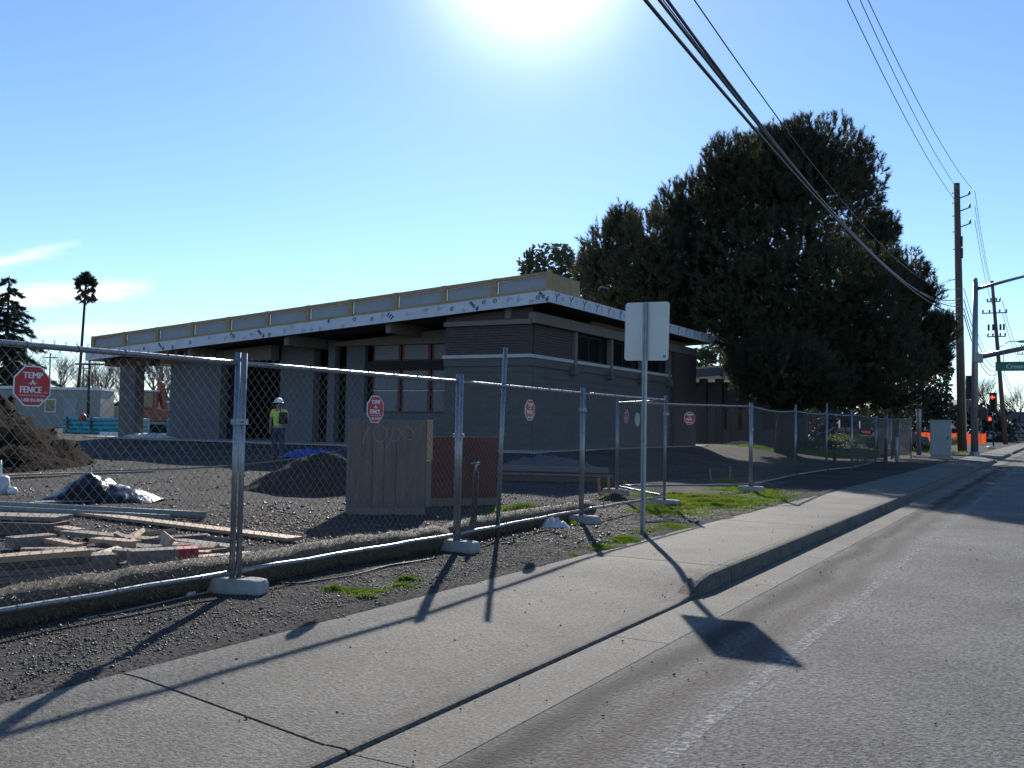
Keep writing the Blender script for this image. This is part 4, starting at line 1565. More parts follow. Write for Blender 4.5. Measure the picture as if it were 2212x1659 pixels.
for k in range(5200):
    q_ = on(random.gauss(520, 110), random.gauss(1146, 16))
    P.append((q_.x, q_.y, yz(q_.x, q_.y) + 0.004)); S_.append(abs(random.gauss(0, 0.008)) + 0.006)
stones('wood_chips', P, S_, mat('wood_chip', (0.06, 0.028, 0.018), 0.7, 0, 0.0, 9, col2=(0.15, 0.075, 0.05), coord='World'))
P, S_ = [], []
for k in range(9000):
    q_ = on(random.uniform(-80, 1350), 1010 + 170 * random.random() ** 1.3)
    if q_.y > 27.3 and -q_.x > 14: continue
    if abs(q_.x - g1.x) < 1.3 and abs(q_.y - g1.y) < 1.6: continue
    sz = abs(random.gauss(0, 0.013)) + 0.006
    P.append((q_.x, q_.y, yz(q_.x, q_.y) + sz * 0.2)); S_.append(sz)
stones('rubble', P, S_)

# lumber stack and plastic before the corner bay
pa, pb = on(1076, 1046), on(1335, 1052)
ldir = (pb - pa).normalized()
for i, (dz, w, h, m, lb) in enumerate(((0.02, 0.3, 0.12, WOODD, 'lower dark beam of the lumber stack before the brick bay'), (0.16, 0.28, 0.06, WOODW, 'middle plank of the lumber stack before the brick bay'),
                                      (0.26, 0.34, 0.12, TRIM, 'top pale beam of the lumber stack before the brick bay'))):
    board(pa + F2 * 1.2 - ldir * 1.6, pb + F2 * 1.2 + ldir * (0.1 - 0.12 * i), w, h, m, lb, name='beam', cat='beam', group='beams stacked before the bay', lift=dz)


def sheet(c, lx, ly, h, m, label, seed, ang=YAW):
    q = MB()
    nx, ny = 26, 14
    vs, fs = [], []
    for j in range(ny + 1):
        for i in range(nx + 1):
            u, v = i / nx - 0.5, j / ny - 0.5
            e = max(0, 1 - (2 * abs(u)) ** 3) * max(0, 1 - (2 * abs(v)) ** 3)
            z = 0.012 + h * e * (0.45 + 0.9 * abs(noise.noise(Vector((u * 5, v * 4, seed)))) + 0.4 * abs(noise.noise(Vector((u * 13, v * 9, seed + 2)))))
            x_ = u * lx * (1 + 0.15 * noise.noise(Vector((v * 4, seed, 0))))
            y_ = v * ly * (1 + 0.2 * noise.noise(Vector((u * 4, seed, 5))))
            vs.append((c.x + x_ * math.cos(ang) - y_ * math.sin(ang), c.y + x_ * math.sin(ang) + y_ * math.cos(ang), c.z + z))
    for j in range(ny):
        for i in range(nx):
            a = j * (nx + 1) + i
            fs.append((a, a + 1, a + nx + 2, a + nx + 1))
    q.add(vs, fs)
    return thing(q, 'plastic_sheet', m, label, 'plastic sheet', 'loose plastic sheets', smooth=True)


pz = at(1185, 985, 27.2); pz.z = gz(pz.x, pz.y)
sheet(pz + Vector((0, 0, 0.02)), 2.4, 1.2, 0.3, mat('dull_sheet', (0.10, 0.09, 0.09), 0.6, 0, 0.15, 4), 'dull wrinkled sheet on the ground before the brick bay', 3)
sheet(W(28.6, 33.9, ZF), 1.9, 0.9, 0.22, WHITEPL, 'bright white sheet lying on the slab between column and pier', 5)
sheet(W(28.0, 32.6, ZF), 1.5, 0.5, 0.12, WHITEPL, 'second white sheet crumpled in front of the grey pier', 15)
sheet(on(1198, 1141), 0.42, 0.25, 0.14, mat('dusty_sheet', (0.5, 0.5, 0.52), 0.6, 0, 0.1, 6), 'crumpled white sheet against the straw roll', 7)
pz = at(612, 968, 29.0); pz.z = gz(pz.x, pz.y)
sheet(pz + R2 * 0.9, 1.9, 0.6, 0.30, BLUET, 'blue tarp bundle lying before the building wall', 21)
sheet(at(1602, 961, 57) , 1.8, 0.8, 0.25, WHITEPL, 'white sheet beside the second wing, left of the pine trunk', 23)

# grey hose / string across the yard
q = MB()
pts = []
for k in range(13):
    u = k / 12
    x_ = 200 + (752 - 200) * u
    y_ = 1022 - 10 * u - 42 * u ** 3
    p_ = on(x_, max(y_, 968 + 3))
    pts.append(p_ + Vector((0, 0, 0.05)))
q.tube(pts, 0.022, 6)
thing(q, 'hose', GREYPIPE, 'thin grey hose running across the yard behind the gravel heap', 'hose')

# white bucket-like thing cut by the left edge
p = on(2, 1068)
root = empty('container', p, 'white round container with a ball shaped foot at the left edge', 'container')
q = MB(); q.tube([p, p + Vector((0, 0, 0.12)), p + Vector((0, 0, 0.30)), p + Vector((0, 0, 0.33))], [0.13, 0.15, 0.13, 0.09], 14); q.build('body', mat('dusty_white', (0.55, 0.54, 0.56), 0.5), root, smooth=True)
q = MB(); q.ell(p + R2 * 0.20 + Vector((0, 0, 0.06)), (0.09, 0.09, 0.08)); q.build('ball', WHITE, root, smooth=True)
q = MB(); q.tube([p + Vector((0, 0, 0.3)), p + Vector((-0.05, 0, 0.6))], 0.02, 8); q.build('handle', WHITE, root, smooth=True)

# small white block and bits of litter on the verge
q = MB(); pb_ = on(404, 1288); q.box(pb_ + Vector((0, 0, 0.02)), (0.11, 0.09, 0.04), Matrix.Rotation(R(20), 3, 'Z'))
thing(q, 'block', WHITE, 'small white block on the gravel left of the nearest foot', 'block', bevel=0.006)
q = MB(); pt_ = on(431, 1276); q.tube([pt_, pt_ + Vector((-0.02, 0.01, 0.08)), pt_ + Vector((0.015, 0, 0.17)), pt_ + Vector((0.0, 0.01, 0.25))], [0.006, 0.012, 0.009, 0.016], 6)
thing(q, 'ribbon', WHITE, 'white twisted ribbon tied at the bottom rail near the foot', 'ribbon')
q = MB()
q.tube([on(x_, y_) + Vector((0, 0, 0.02)) for x_, y_ in ((170, 1345), (250, 1330), (330, 1312), (420, 1291), (470, 1280))], 0.010, 6)
thing(q, 'stick', WOODW, 'thin crooked stick on the gravel before the nearest panel', 'stick')
q = MB()
q.tube([on(x_, y_) + Vector((0, 0, 0.02)) for x_, y_ in ((575, 1262), (640, 1266), (760, 1248), (840, 1226), (930, 1212))], 0.007, 6)
thing(q, 'wire', CABLE, 'dark loose wire on the gravel along the straw roll', 'wire')
q = MB()
q.tube([on(x_, y_) + Vector((0, 0, 0.015)) for x_, y_ in ((1395, 1130), (1430, 1128), (1470, 1131))], 0.02, 5)
thing(q, 'stick', WOODL, 'pale flat stick on the gravel right of the sign post', 'stick')


# stakes and stubs
def stake(pix, h, w, m, label, group, z=None, lean=0.0):
    p = on(*pix)
    q = MB()
    q.beam(p + Vector((0, 0, -0.02)), p + Vector((lean, 0, h)), w, w * 0.5)
    thing(q, 'stake', m, label, 'stake', group)


SG = 'wooden survey stakes'
stake((1295, 1066), 0.32, 0.05, STAKEO, 'orange topped stake at the lumber stack, left one', SG, lean=-0.02)
stake((1317, 1070), 0.36, 0.05, STAKEO, 'orange topped stake at the lumber stack, right one', SG, lean=-0.03)
stake((1537, 1041), 0.34, 0.045, WOODW, 'leaning grey stake left of the plain upright one', SG, lean=-0.05)
stake((1577, 1036), 0.36, 0.045, WOODW, 'plain upright stake in the shade behind the fence', SG)
for (px_, py_, hh, ww, lb) in ((1802, 1018, 0.62, 0.11, 'thick dark stub post behind the fence past the trunk'), (1852, 1001, 0.32, 0.05, 'thin dark stub, left of the thin pair'),
                              (1869, 999, 0.36, 0.05, 'thin dark stub, right of the thin pair'), (1911, 1010, 1.1, 0.07, 'tall dark stake before the bare shrub')):
    stake((px_, py_), hh, ww, RUST, lb, 'dark stub posts', lean=0.02)


# ------------------------------------------------------------------ grass and weeds
def blades(name, patches, m, kind='stuff'):
    """patches: (centre, radius along view, radius across, count, height)"""
    Vs, n0 = [], 0
    for (c, ra, rb, n, h) in patches:
        u = RNG.random((n, 2))
        rr = np.abs(RNG.standard_normal(n)) ** 0.85 * 0.52 * (0.8 + 0.3 * np.sin(u[:, 1] * 2 * PI * 3 + c.x))
        a = u[:, 1] * 2 * PI
        lx, ly = rr * np.cos(a) * rb, rr * np.sin(a) * ra
        X = c.x + R2.x * lx + F2.x * ly
        Y = c.y + R2.y * lx + F2.y * ly
        keep = (X < -4.40) & (np.array([noise.noise(Vector((x_ * 1.6, y_ * 1.6, 5.0))) + 0.5 * noise.noise(Vector((x_ * 5, y_ * 5, 2.0))) for x_, y_ in zip(X, Y)]) > -0.5 + 0.35 * (rr - 0.5))
        X, Y = X[keep], Y[keep]
        k = len(X)
        Z = np.array([yz(x_, y_) for x_, y_ in zip(X, Y)]) - 0.006
        clump = np.array([0.55 + 0.75 * noise.noise(Vector((x_ * 2.3, y_ * 2.3, 0))) for x_, y_ in zip(X, Y)]).clip(0.25, 1.4)
        H = h * (0.4 + 0.9 * RNG.random(k)) * clump * np.clip(1.25 - 0.6 * rr[keep], 0.35, 1.2)
        th = RNG.random(k) * 2 * PI
        wd = (0.0022 + 0.0022 * RNG.random(k)) * (1 + c.length / 12)
        be = H * (0.3 + 0.7 * RNG.random(k))
        th2 = RNG.random(k) * 2 * PI
        b0 = np.stack([X - np.cos(th) * wd, Y - np.sin(th) * wd, Z], 1)
        b1 = np.stack([X + np.cos(th) * wd, Y + np.sin(th) * wd, Z], 1)
        mx, my = X + np.cos(th2) * be * 0.35, Y + np.sin(th2) * be * 0.35
        m0 = np.stack([mx - np.cos(th) * wd * 0.8, my - np.sin(th) * wd * 0.8, Z + H * 0.6], 1)
        m1 = np.stack([mx + np.cos(th) * wd * 0.8, my + np.sin(th) * wd * 0.8, Z + H * 0.6], 1)
        tp = np.stack([X + np.cos(th2) * be, Y + np.sin(th2) * be, Z + H * 0.95], 1)
        Vs.append(np.stack([b0, b1, m1, m0, tp], 1).reshape(-1, 3))
        n0 += k
    V = np.concatenate(Vs)
    i = np.arange(n0) * 5
    T = np.concatenate([np.stack([i, i + 1, i + 2], 1), np.stack([i, i + 2, i + 3], 1), np.stack([i + 3, i + 2, i + 4], 1)])
    return arr_mesh(name, V, T, m, kind=kind)


PT = [(on(1545, 1083), 2.2, 1.5, 26000, 0.085), (on(1480, 1092), 1.1, 0.9, 12000, 0.09), (on(1620, 1062), 1.6, 1.2, 7000, 0.08), (on(1440, 1110), 0.5, 0.75, 4500, 0.10), (on(1500, 1075), 1.6, 1.5, 14000, 0.08),
      (on(1140, 1106), 0.9, 0.8, 5000, 0.11), (on(1250, 1098), 0.6, 0.35, 1200, 0.10),
      (on(790, 1276), 0.22, 0.34, 2600, 0.06), (on(870, 1268), 0.14, 0.2, 900, 0.05), (on(725, 1276), 0.12, 0.18, 700, 0.045), (on(790, 1292), 0.07, 0.11, 900, 0.045), (on(880, 1254), 0.08, 0.15, 500, 0.05),
      (on(1240, 1130), 0.25, 0.2, 1300, 0.10), (on(1350, 1173), 0.35, 0.35, 2200, 0.05), (on(1400, 1150), 0.4, 0.4, 1500, 0.05), (on(1460, 1143), 0.5, 0.35, 2200, 0.06), (on(1300, 1190), 0.25, 0.25, 900, 0.04),
      (on(1685, 1075), 0.9, 0.5, 1500, 0.07), (on(1430, 1098), 0.5, 0.5, 2500, 0.11), (on(1240, 1205), 0.15, 0.15, 300, 0.04),
      (on(1560, 1040), 1.5, 0.8, 1600, 0.07), (on(1320, 1078), 0.5, 0.3, 900, 0.1)]
blades('grass', PT, GRASSM)
PT = [(on(1760, 975), 6, 2.4, 5000, 0.16), (on(1860, 972), 7, 3.2, 9000, 0.16), (on(1950, 968), 7, 2.2, 5000, 0.25), (on(1800, 985), 3, 1.8, 3000, 0.12), (on(1620, 965), 5, 2, 2500, 0.15), (on(1700, 1000), 3, 1.2, 1200, 0.1),
      (on(2035, 975), 4, 1.2, 2500, 0.25), (on(1300, 1010), 2, 2, 300, 0.15)]
blades('meadow_grass', PT, GRASSM)


def leaf_cloud(n, c, rad, size, up=0.3, flat=1.0, shell=0.0):
    """random small leaf quads inside an ellipsoid -> V, F(quads)"""
    d = RNG.standard_normal((n, 3))
    d /= np.linalg.norm(d, axis=1)[:, None]
    r = (shell + (1 - shell) * RNG.random(n) ** (1 / 3.0))
    P_ = d * r[:, None] * np.array(rad) + np.array(c)
    a = RNG.standard_normal((n, 3)); a /= np.linalg.norm(a, axis=1)[:, None]
    b = np.cross(a, RNG.standard_normal((n, 3))); b /= np.linalg.norm(b, axis=1)[:, None]
    s = size * (0.6 + 0.8 * RNG.random(n))[:, None]
    V = np.stack([P_ - a * s, P_ - b * s * 0.45, P_ + a * s, P_ + b * s * 0.45], 1).reshape(-1, 3)
    i = np.arange(n) * 4
    return V, np.stack([i, i + 1, i + 2, i + 3], 1)


def join(lst):
    Vs, Fs, k = [], [], 0
    for V, F_ in lst:
        Vs.append(V); Fs.append(F_ + k); k += len(V)
    return np.concatenate(Vs), np.concatenate(Fs)


def weed(pix, w, h, label, n=700, m=WEEDM):
    p = on(*pix)
    root = empty('weed_bush', p, label, 'bush', 'leafy weeds beyond the pine')
    q = MB()
    for k in range(7):
        a = random.random() * 6.28
        q.tube([p, p + Vector((math.cos(a) * w * 0.3, math.sin(a) * w * 0.3, h * 0.5)), p + Vector((math.cos(a) * w * 0.6, math.sin(a) * w * 0.6, h * 0.9))], [0.02, 0.012, 0.005], 5)
    q.build('stem', TWIG, root)
    L = [leaf_cloud(n // 5, (p.x + random.uniform(-0.5, 0.5) * w, p.y + random.uniform(-0.5, 0.5) * w, p.z + h * random.uniform(0.3, 0.6)), (w * 0.5, w * 0.5, h * 0.45), 0.09) for k in range(5)]
    V, F_ = join(L)
    V[:, 2] = np.maximum(V[:, 2], p.z + 0.01)
    arr_mesh('foliage', V, F_, m, root, kind='stuff')


weed((1748, 972), 1.4, 0.8, 'low leafy weeds right behind the pine trunk')
weed((1790, 968), 1.2, 0.7, 'leafy weeds between the two taller fence posts')
weed((1845, 966), 2.0, 1.1, 'broad olive weed bush below the orange netting', 1000)
weed((1895, 966), 1.8, 1.0, 'weed bush next to the folded fence panel')
weed((1945, 962), 1.6, 1.2, 'bright weeds left of the fabric screen', 900)
weed((1980, 972), 1.2, 0.8, 'weeds in front of the fabric screen')
weed((2005, 972), 1.0, 0.7, 'weeds at the foot of the grey cabinet')
weed((2055, 962), 1.3, 0.9, 'weeds left of the tall timber pole')


# ------------------------------------------------------------------ the big pine
def tufts(P_, D_, L_, n_need, nlen, nwid):
    """bottle-brush shoots: needles round an axis; returns V, F (triangles)"""
    n = len(P_)
    D_ = D_ / np.linalg.norm(D_, axis=1)[:, None]
    k = n_need
    t = RNG.random((n, k))
    base = P_[:, None, :] + D_[:, None, :] * (t * L_[:, None])[:, :, None]
    rnd = RNG.standard_normal((n, k, 3))
    rnd -= (rnd * D_[:, None, :]).sum(2)[:, :, None] * D_[:, None, :]
    rnd /= np.linalg.norm(rnd, axis=2)[:, :, None]
    sp = 0.45 + 0.6 * RNG.random((n, k, 1))
    dirn = D_[:, None, :] * 1.0 + rnd * sp
    dirn /= np.linalg.norm(dirn, axis=2)[:, :, None]
    ln = nlen * (0.7 + 0.6 * RNG.random((n, k, 1)))
    side = np.cross(dirn, RNG.standard_normal((n, k, 3)))
    side /= np.linalg.norm(side, axis=2)[:, :, None]
    a = base - side * nwid / 2
    b = base + side * nwid / 2
    c = base + dirn * ln
    V = np.stack([a, b, c], 2).reshape(-1, 3)
    F_ = np.arange(len(V)).reshape(-1, 3)
    return V, F_


PD = 47.0
tb = on(1699, 1003)
tb = at(1697, 992, 46.5)
tb.z = 0.16
pine = empty('pine_tree', tb, 'huge dark pine with a broad spreading crown beside the road', 'tree')
LOBES = [  # x, y in the photo, depth shift, radius px (x), radius px (y)
    (1760, 330, 0, 120, 95), (1850, 370, 1, 62, 75), (1660, 340, 1, 90, 80), (1580, 340, -1, 60, 60), (1700, 450, 0, 170, 130), (1850, 560, 3.6, 95, 90),
    (1560, 470, 0, 110, 110), (1470, 480, 1, 62, 85), (1400, 560, -1, 75, 90), (1310, 570, 0, 58, 80), (1275, 600, 1, 30, 45), (1500, 600, 1, 130, 110), (1400, 640, 0.5, 110, 70),
    (1660, 620, -1, 170, 150), (1830, 660, 0, 140, 130), (1930, 610, 3.6, 80, 80), (1990, 640, 3.6, 45, 60), (1960, 720, 3.6, 90, 75), (2030, 720, 3.6, 36, 40), (2025, 780, 3.6, 30, 30),
    (1880, 780, 0, 130, 85), (1720, 760, 0.5, 160, 90), (1590, 705, 1.0, 110, 50), (1640, 790, 1.5, 75, 45), (1945, 800, 3.6, 80, 60), (1810, 835, 1, 110, 45), (1690, 840, 1.5, 70, 30),
    (1330, 650, 1.5, 70, 40), (1460, 690, 1.5, 80, 40), (1560, 640, 1, 120, 80), (1780, 740, 2, 140, 90), (1900, 500, 3.6, 42, 42), (1690, 795, -2.4, 95, 60), (1750, 830, -2, 80, 48), (1640, 830, -1.2, 70, 34), (1820, 858, 0, 100, 30), (1930, 862, 1.5, 70, 28), (1720, 870, -1.5, 60, 20), (1345, 500, 0.5, 34, 45), (1700, 300, 0.5, 70, 45)]
PXM = PD / FPX
Pp, Dd, Ll = [], [], []
lob3, CORE = [], []
for (lx, ly, dz, rx, ry) in LOBES:
    ly += 26 * max(0, min(1, (460 - ly) / 100))
    c = at(lx, ly, PD + dz * 1.6)
    rad = np.array([rx * PXM, (rx * 0.5 + ry * 0.5) * PXM * 0.95, ry * PXM])
    lob3.append((c, rad))
    area = rad[0] * rad[2]
    n = int(260 + area * 165)
    d = RNG.standard_normal((n, 3))
    d /= np.linalg.norm(d, axis=1)[:, None]
    r = 0.62 + 0.42 * RNG.random(n) ** 0.6
    inner = RNG.random(n) < 0.3
    r[inner] = 0.15 + 0.5 * RNG.random(inner.sum())
    # clumpy: keep the places where a noise field is high
    q_ = d * rad * r[:, None]
    px_ = c.x + q_[:, 0] * R2.x + q_[:, 1] * F2.x
    py_ = c.y + q_[:, 0] * R2.y + q_[:, 1] * F2.y
    pz_ = c.z + q_[:, 2]
    keep = np.array([noise.noise(Vector((a_ * 0.75, b_ * 0.75, c_ * 0.75))) > -0.22 for a_, b_, c_ in zip(px_, py_, pz_)])
    keep |= inner
    pts_ = np.stack([px_, py_, pz_], 1)[keep]
    wd = np.stack([d[:, 0] * R2.x + d[:, 1] * F2.x, d[:, 0] * R2.y + d[:, 1] * F2.y, d[:, 2]], 1)[keep]
    k = len(pts_)
    Pp.append(pts_)
    Dd.append(wd * 0.75 + np.array([0, 0, 0.85]) + 0.35 * RNG.standard_normal((k, 3)))
    Ll.append(0.26 + 0.32 * RNG.random(k) ** 2)
    # candles standing up on the outside of the lobe
    kk = int(14 + area * 7)
    d2 = RNG.standard_normal((kk, 3)); d2 /= np.linalg.norm(d2, axis=1)[:, None]
    d2[:, 2] = np.abs(d2[:, 2]) * 0.9 + 0.05
    q_ = d2 * rad * 0.98
    Pp.append(np.stack([c.x + q_[:, 0] * R2.x + q_[:, 1] * F2.x, c.y + q_[:, 0] * R2.y + q_[:, 1] * F2.y, c.z + q_[:, 2]], 1))
    Dd.append(np.array([0, 0, 1.0]) + 0.16 * RNG.standard_normal((kk, 3)))
    Ll.append(0.45 + 0.35 * RNG.random(kk))
    CORE.append(leaf_cloud(int(120 + area * 85), c, rad * 0.66, 0.19))
Pp, Dd, Ll = np.concatenate(Pp), np.concatenate(Dd), np.concatenate(Ll)
print('tufts', len(Pp))
V, F_ = tufts(Pp, Dd, Ll, 36, 0.23, 0.030)
arr_mesh('crown', V, F_, NEEDLE, pine, kind='stuff')
V, F_ = join(CORE)
arr_mesh('inner_foliage', V, F_, NEEDLE, pine, kind='stuff')
q = MB()
tpts = [tb + Vector((0, 0, -0.1)), tb + Vector((0.02, 0, 1.5)), tb + Vector((0.1, 0.1, 4)), tb + Vector((0.5, 0.2, 7)), tb + Vector((1.0, 0.2, 10)), tb + Vector((1.4, 0.1, 12.5))]
q.tube(tpts, [0.56, 0.46, 0.40, 0.3, 0.2, 0.1], 14)
q.build('trunk', BARK, pine, smooth=True)
for i, (c, rad) in enumerate(lob3):
    st = tb + Vector((0.1 + 0.03 * i, 0.1, min(11, max(2.6, c.z * 0.72))))
    mid = (st + c) / 2 + Vector((0, 0, 0.3 - 0.1 * (i % 3)))
    q = MB()
    q.tube([st, mid, c, c + Vector((0, 0, rad[2] * 0.5))], [0.11, 0.075, 0.04, 0.015], 7)
    q.build('limb', BARK, pine, smooth=True)
q = MB()   # the bare low limb reaching towards the building
q.tube([tb + Vector((0, 0, 3.2)), at(1640, 775, 45.5), at(1590, 745, 45), at(1552, 728, 44.5)], [0.22, 0.18, 0.13, 0.05], 8)
q.build('limb', BARK, pine, smooth=True)
q = MB()
q.tube([at(1640, 775, 45.5), at(1665, 815, 45), at(1662, 850, 44.8)], [0.1, 0.07, 0.03], 7)
q.build('limb', BARK, pine, smooth=True)


# ------------------------------------------------------------------ other trees
def leafy_tree(base, lobes, d, m, label, n_k=60, size=0.22, trunk_r=0.25, name='tree'):
    root = empty(name, base, label, 'tree')
    Ls = []
    k = d / FPX
    for (lx, ly, dz, rx, ry) in lobes:
        c = at(lx, ly, d + dz)
        rad = (rx * k, (rx + ry) * 0.5 * k, ry * k)
        n = int(n_k * rad[0] * rad[2] * 4 + 60)
        Ls.append(leaf_cloud(n, c, rad, size, shell=0.3))
    V, F_ = join(Ls)
    arr_mesh('crown', V, F_, m, root, kind='stuff')
    c0 = at(lobes[0][0], lobes[0][1], d)
    q = MB()
    q.tube([base, base * 0.4 + c0 * 0.6, c0], [trunk_r, trunk_r * 0.7, trunk_r * 0.25], 8)
    for (lx, ly, dz, rx, ry) in lobes[1:]:
        c = at(lx, ly, d + dz)
        q.tube([base * 0.4 + c0 * 0.6, (base + c0) * 0.2 + c * 0.6, c], [trunk_r * 0.5, trunk_r * 0.3, 0.04], 6)
    q.build('trunk', BARK, root, smooth=True)
    return root


def gp(x, d, z=0.12):
    p = at(x, 900, d)
    p.z = z
    return p


leafy_tree(gp(1190, 82), [(1185, 570, 0, 62, 45), (1150, 572, 0, 34, 30), (1215, 550, 1, 28, 24), (1225, 600, 0, 30, 35), (1180, 640, 0, 80, 60)], 82, LEAFD, 'round dark treetop rising behind the roof corner', 26, 0.28)
leafy_tree(gp(2020, 62), [(2020, 830, 0, 34, 70), (2030, 880, 0, 30, 40), (2000, 860, 1, 35, 60), (2045, 800, 0, 14, 20), (1985, 890, 0, 30, 40)], 62, CEDAR, 'dark conical evergreen at the right foot of the pine', 90, 0.16)
leafy_tree(gp(1900, 70), [(1930, 870, 0, 42, 40), (1880, 880, 1, 40, 30), (1960, 885, 0, 30, 28)], 70, LEAFD, 'olive shrubby tree under the right side of the pine', 40, 0.2)
leafy_tree(gp(1560, 95), [(1555, 765, 0, 60, 20), (1510, 775, 0, 40, 22), (1600, 770, 2, 45, 25)], 95, LEAFD, 'distant pale treetops seen between roof edge and second wing', 30, 0.3)
leafy_tree(gp(1440, 100), [(1600, 905, 0, 70, 40), (1680, 900, 2, 60, 45), (1730, 905, 4, 50, 40)], 100, LEAFD, 'distant shrubs behind the pine trunk', 30, 0.3)


# tall cedar at the left edge
def cedar():
    d = 75.0
    base = gp(8, d)
    root = empty('cedar_tree', base, 'tall layered cedar at the left edge with drooping branches', 'tree')
    top = at(20, 596, d)
    H = top.z - base.z
    q = MB()
    q.tube([base, base * 0.5 + top * 0.5, top], [0.35, 0.2, 0.03], 8)
    q.build('trunk', BARK, root, smooth=True)
    q = MB()
    Ps, Ds, Ls = [], [], []
    z = 0.12
    lev = 0
    while z < 0.985:
        rr = 4.6 * (1 - z) ** 0.85 + 0.18
        nb = max(4, int(9 * (1 - z) + 4))
        for k in range(nb):
            a = lev * 1.3 + k * 2 * PI / nb + random.uniform(-0.25, 0.25)
            L = rr * random.choice((0.45, 0.7, 0.85, 1.0, 1.15)) * random.uniform(0.9, 1.1)
            p0 = base + (top - base) * min(0.985, z + random.uniform(-0.02, 0.02))
            out = Vector((math.cos(a), math.sin(a), 0))
            pts = [p0, p0 + out * L * 0.5 + Vector((0, 0, 0.02 * L)), p0 + out * L + Vector((0, 0, -0.22 * L))]
            q.tube(pts, [0.05, 0.03, 0.01], 4)
            n = int(10 + L * 22)
            for j in range(n):
                u = random.uniform(0.12, 1.0)
                pp = pts[0].lerp(pts[1], u * 2) if u < 0.5 else pts[1].lerp(pts[2], u * 2 - 1)
                side = Vector((-out.y, out.x, 0)) * random.uniform(-1, 1) * 0.28 * (1.1 - u) * L * 0.6
                Ps.append(pp + side + Vector((0, 0, random.uniform(-0.1, 0.05))))
                Ds.append(out * 0.8 + side * 0.6 + Vector((0, 0, random.uniform(-0.7, 0.0))))
                Ls.append(0.35)
        z += 0.043
        lev += 1
    q.build('branches', BARK, root, kind='stuff')
    V, F_ = tufts(np.array([tuple(p) for p in Ps]), np.array([tuple(p) for p in Ds]), np.array(Ls), 10, 0.24, 0.06)
    arr_mesh('crown', V, F_, CEDAR, root, kind='stuff')


cedar()


# palm
def palm():
    d = 88.0
    base = at(164, 840, d)
    base.z = 0.1
    top = at(186, 612, d)
    root = empty('palm_tree', base, 'slender tall fan palm with shaggy head against the sky', 'palm tree')
    q = MB()
    q.tube([base, base.lerp(top, 0.4) + Vector((0.1, 0, 0)), top], [0.22, 0.13, 0.10], 10)
    q.build('trunk', BARK, root, smooth=True)
    live, dead = MB(), MB()
    for k in range(78):
        a = random.random() * 2 * PI
        el = random.uniform(-0.75, 1.25)
        q = live if el > -0.15 else dead
        ln = random.uniform(0.35, 0.7) if el > -0.15 else random.uniform(0.3, 0.6)
        dr = Vector((math.cos(a) * math.cos(el), math.sin(a) * math.cos(el), math.sin(el)))
        st_ = top + Vector((0, 0, random.uniform(-0.2, 0.25)))
        if q is dead: st_ = top + Vector((0, 0, random.uniform(-1.3, -0.1)))
        e = st_ + dr * ln
        q.tube([st_, e], 0.02, 4)
        side = dr.cross(Vector((0, 0, 1))).normalized()
        upv_ = side.cross(dr)
        fl = random.uniform(0.42, 0.65)
        for j in range(13):
            b = (j / 12 - 0.5) * 2.6
            tip = e + (dr * math.cos(b) + side * math.sin(b)) * fl + Vector((0, 0, -0.28 * abs(b) ** 1.2 - 0.12))
            w = side * math.cos(b) * 0.06 - dr * math.sin(b) * 0.06
            mid = e.lerp(tip, 0.6) + upv_ * 0.06
            q.add([e, mid - w, tip, mid + w], [(0, 1, 2, 3)])
    live.build('fronds', PALMG, root, kind='stuff')
    dead.build('dead_fronds', PALMD, root, kind='stuff')


palm()


# bare winter trees
def bare_tree(seed, H):
    rnd = random.Random(seed)
    q = MB()
    trunk = MB()

    def grow(p, d, L, r, lev):
        n = 3
        pts = [p]
        dd = d
        for k in range(n):
            dd = (dd + Vector((rnd.uniform(-.25, .25), rnd.uniform(-.25, .25), rnd.uniform(-.05, .2)))).normalized()
            pts.append(pts[-1] + dd * L / n)
        (trunk if lev == 0 else q).tube(pts, [r, r * 0.88, r * 0.76, r * 0.62], 6 if lev == 0 else 3, caps=False)
        if lev >= 5: return
        kids = (3, 4, 4, 3, 3)[lev]
        for k in range(kids):
            a = rnd.random() * 2 * PI
            sp = rnd.uniform(0.35, 0.85)
            side = Vector((math.cos(a), math.sin(a), 0))
            nd = (dd + side * sp + Vector((0, 0, 0.12))).normalized()
            grow(pts[rnd.choice((2, 3, 3))], nd, L * rnd.uniform(0.62, 0.85), r * 0.56, lev + 1)
    grow(Vector((0, 0, 0)), Vector((0, 0, 1)), H * 0.32, H * 0.02, 0)
    root = empty('bare_tree', (0, 0, 0))
    trunk.build('trunk', TWIG, root)
    q.build('branches', TWIG, root, kind='stuff')
    return root


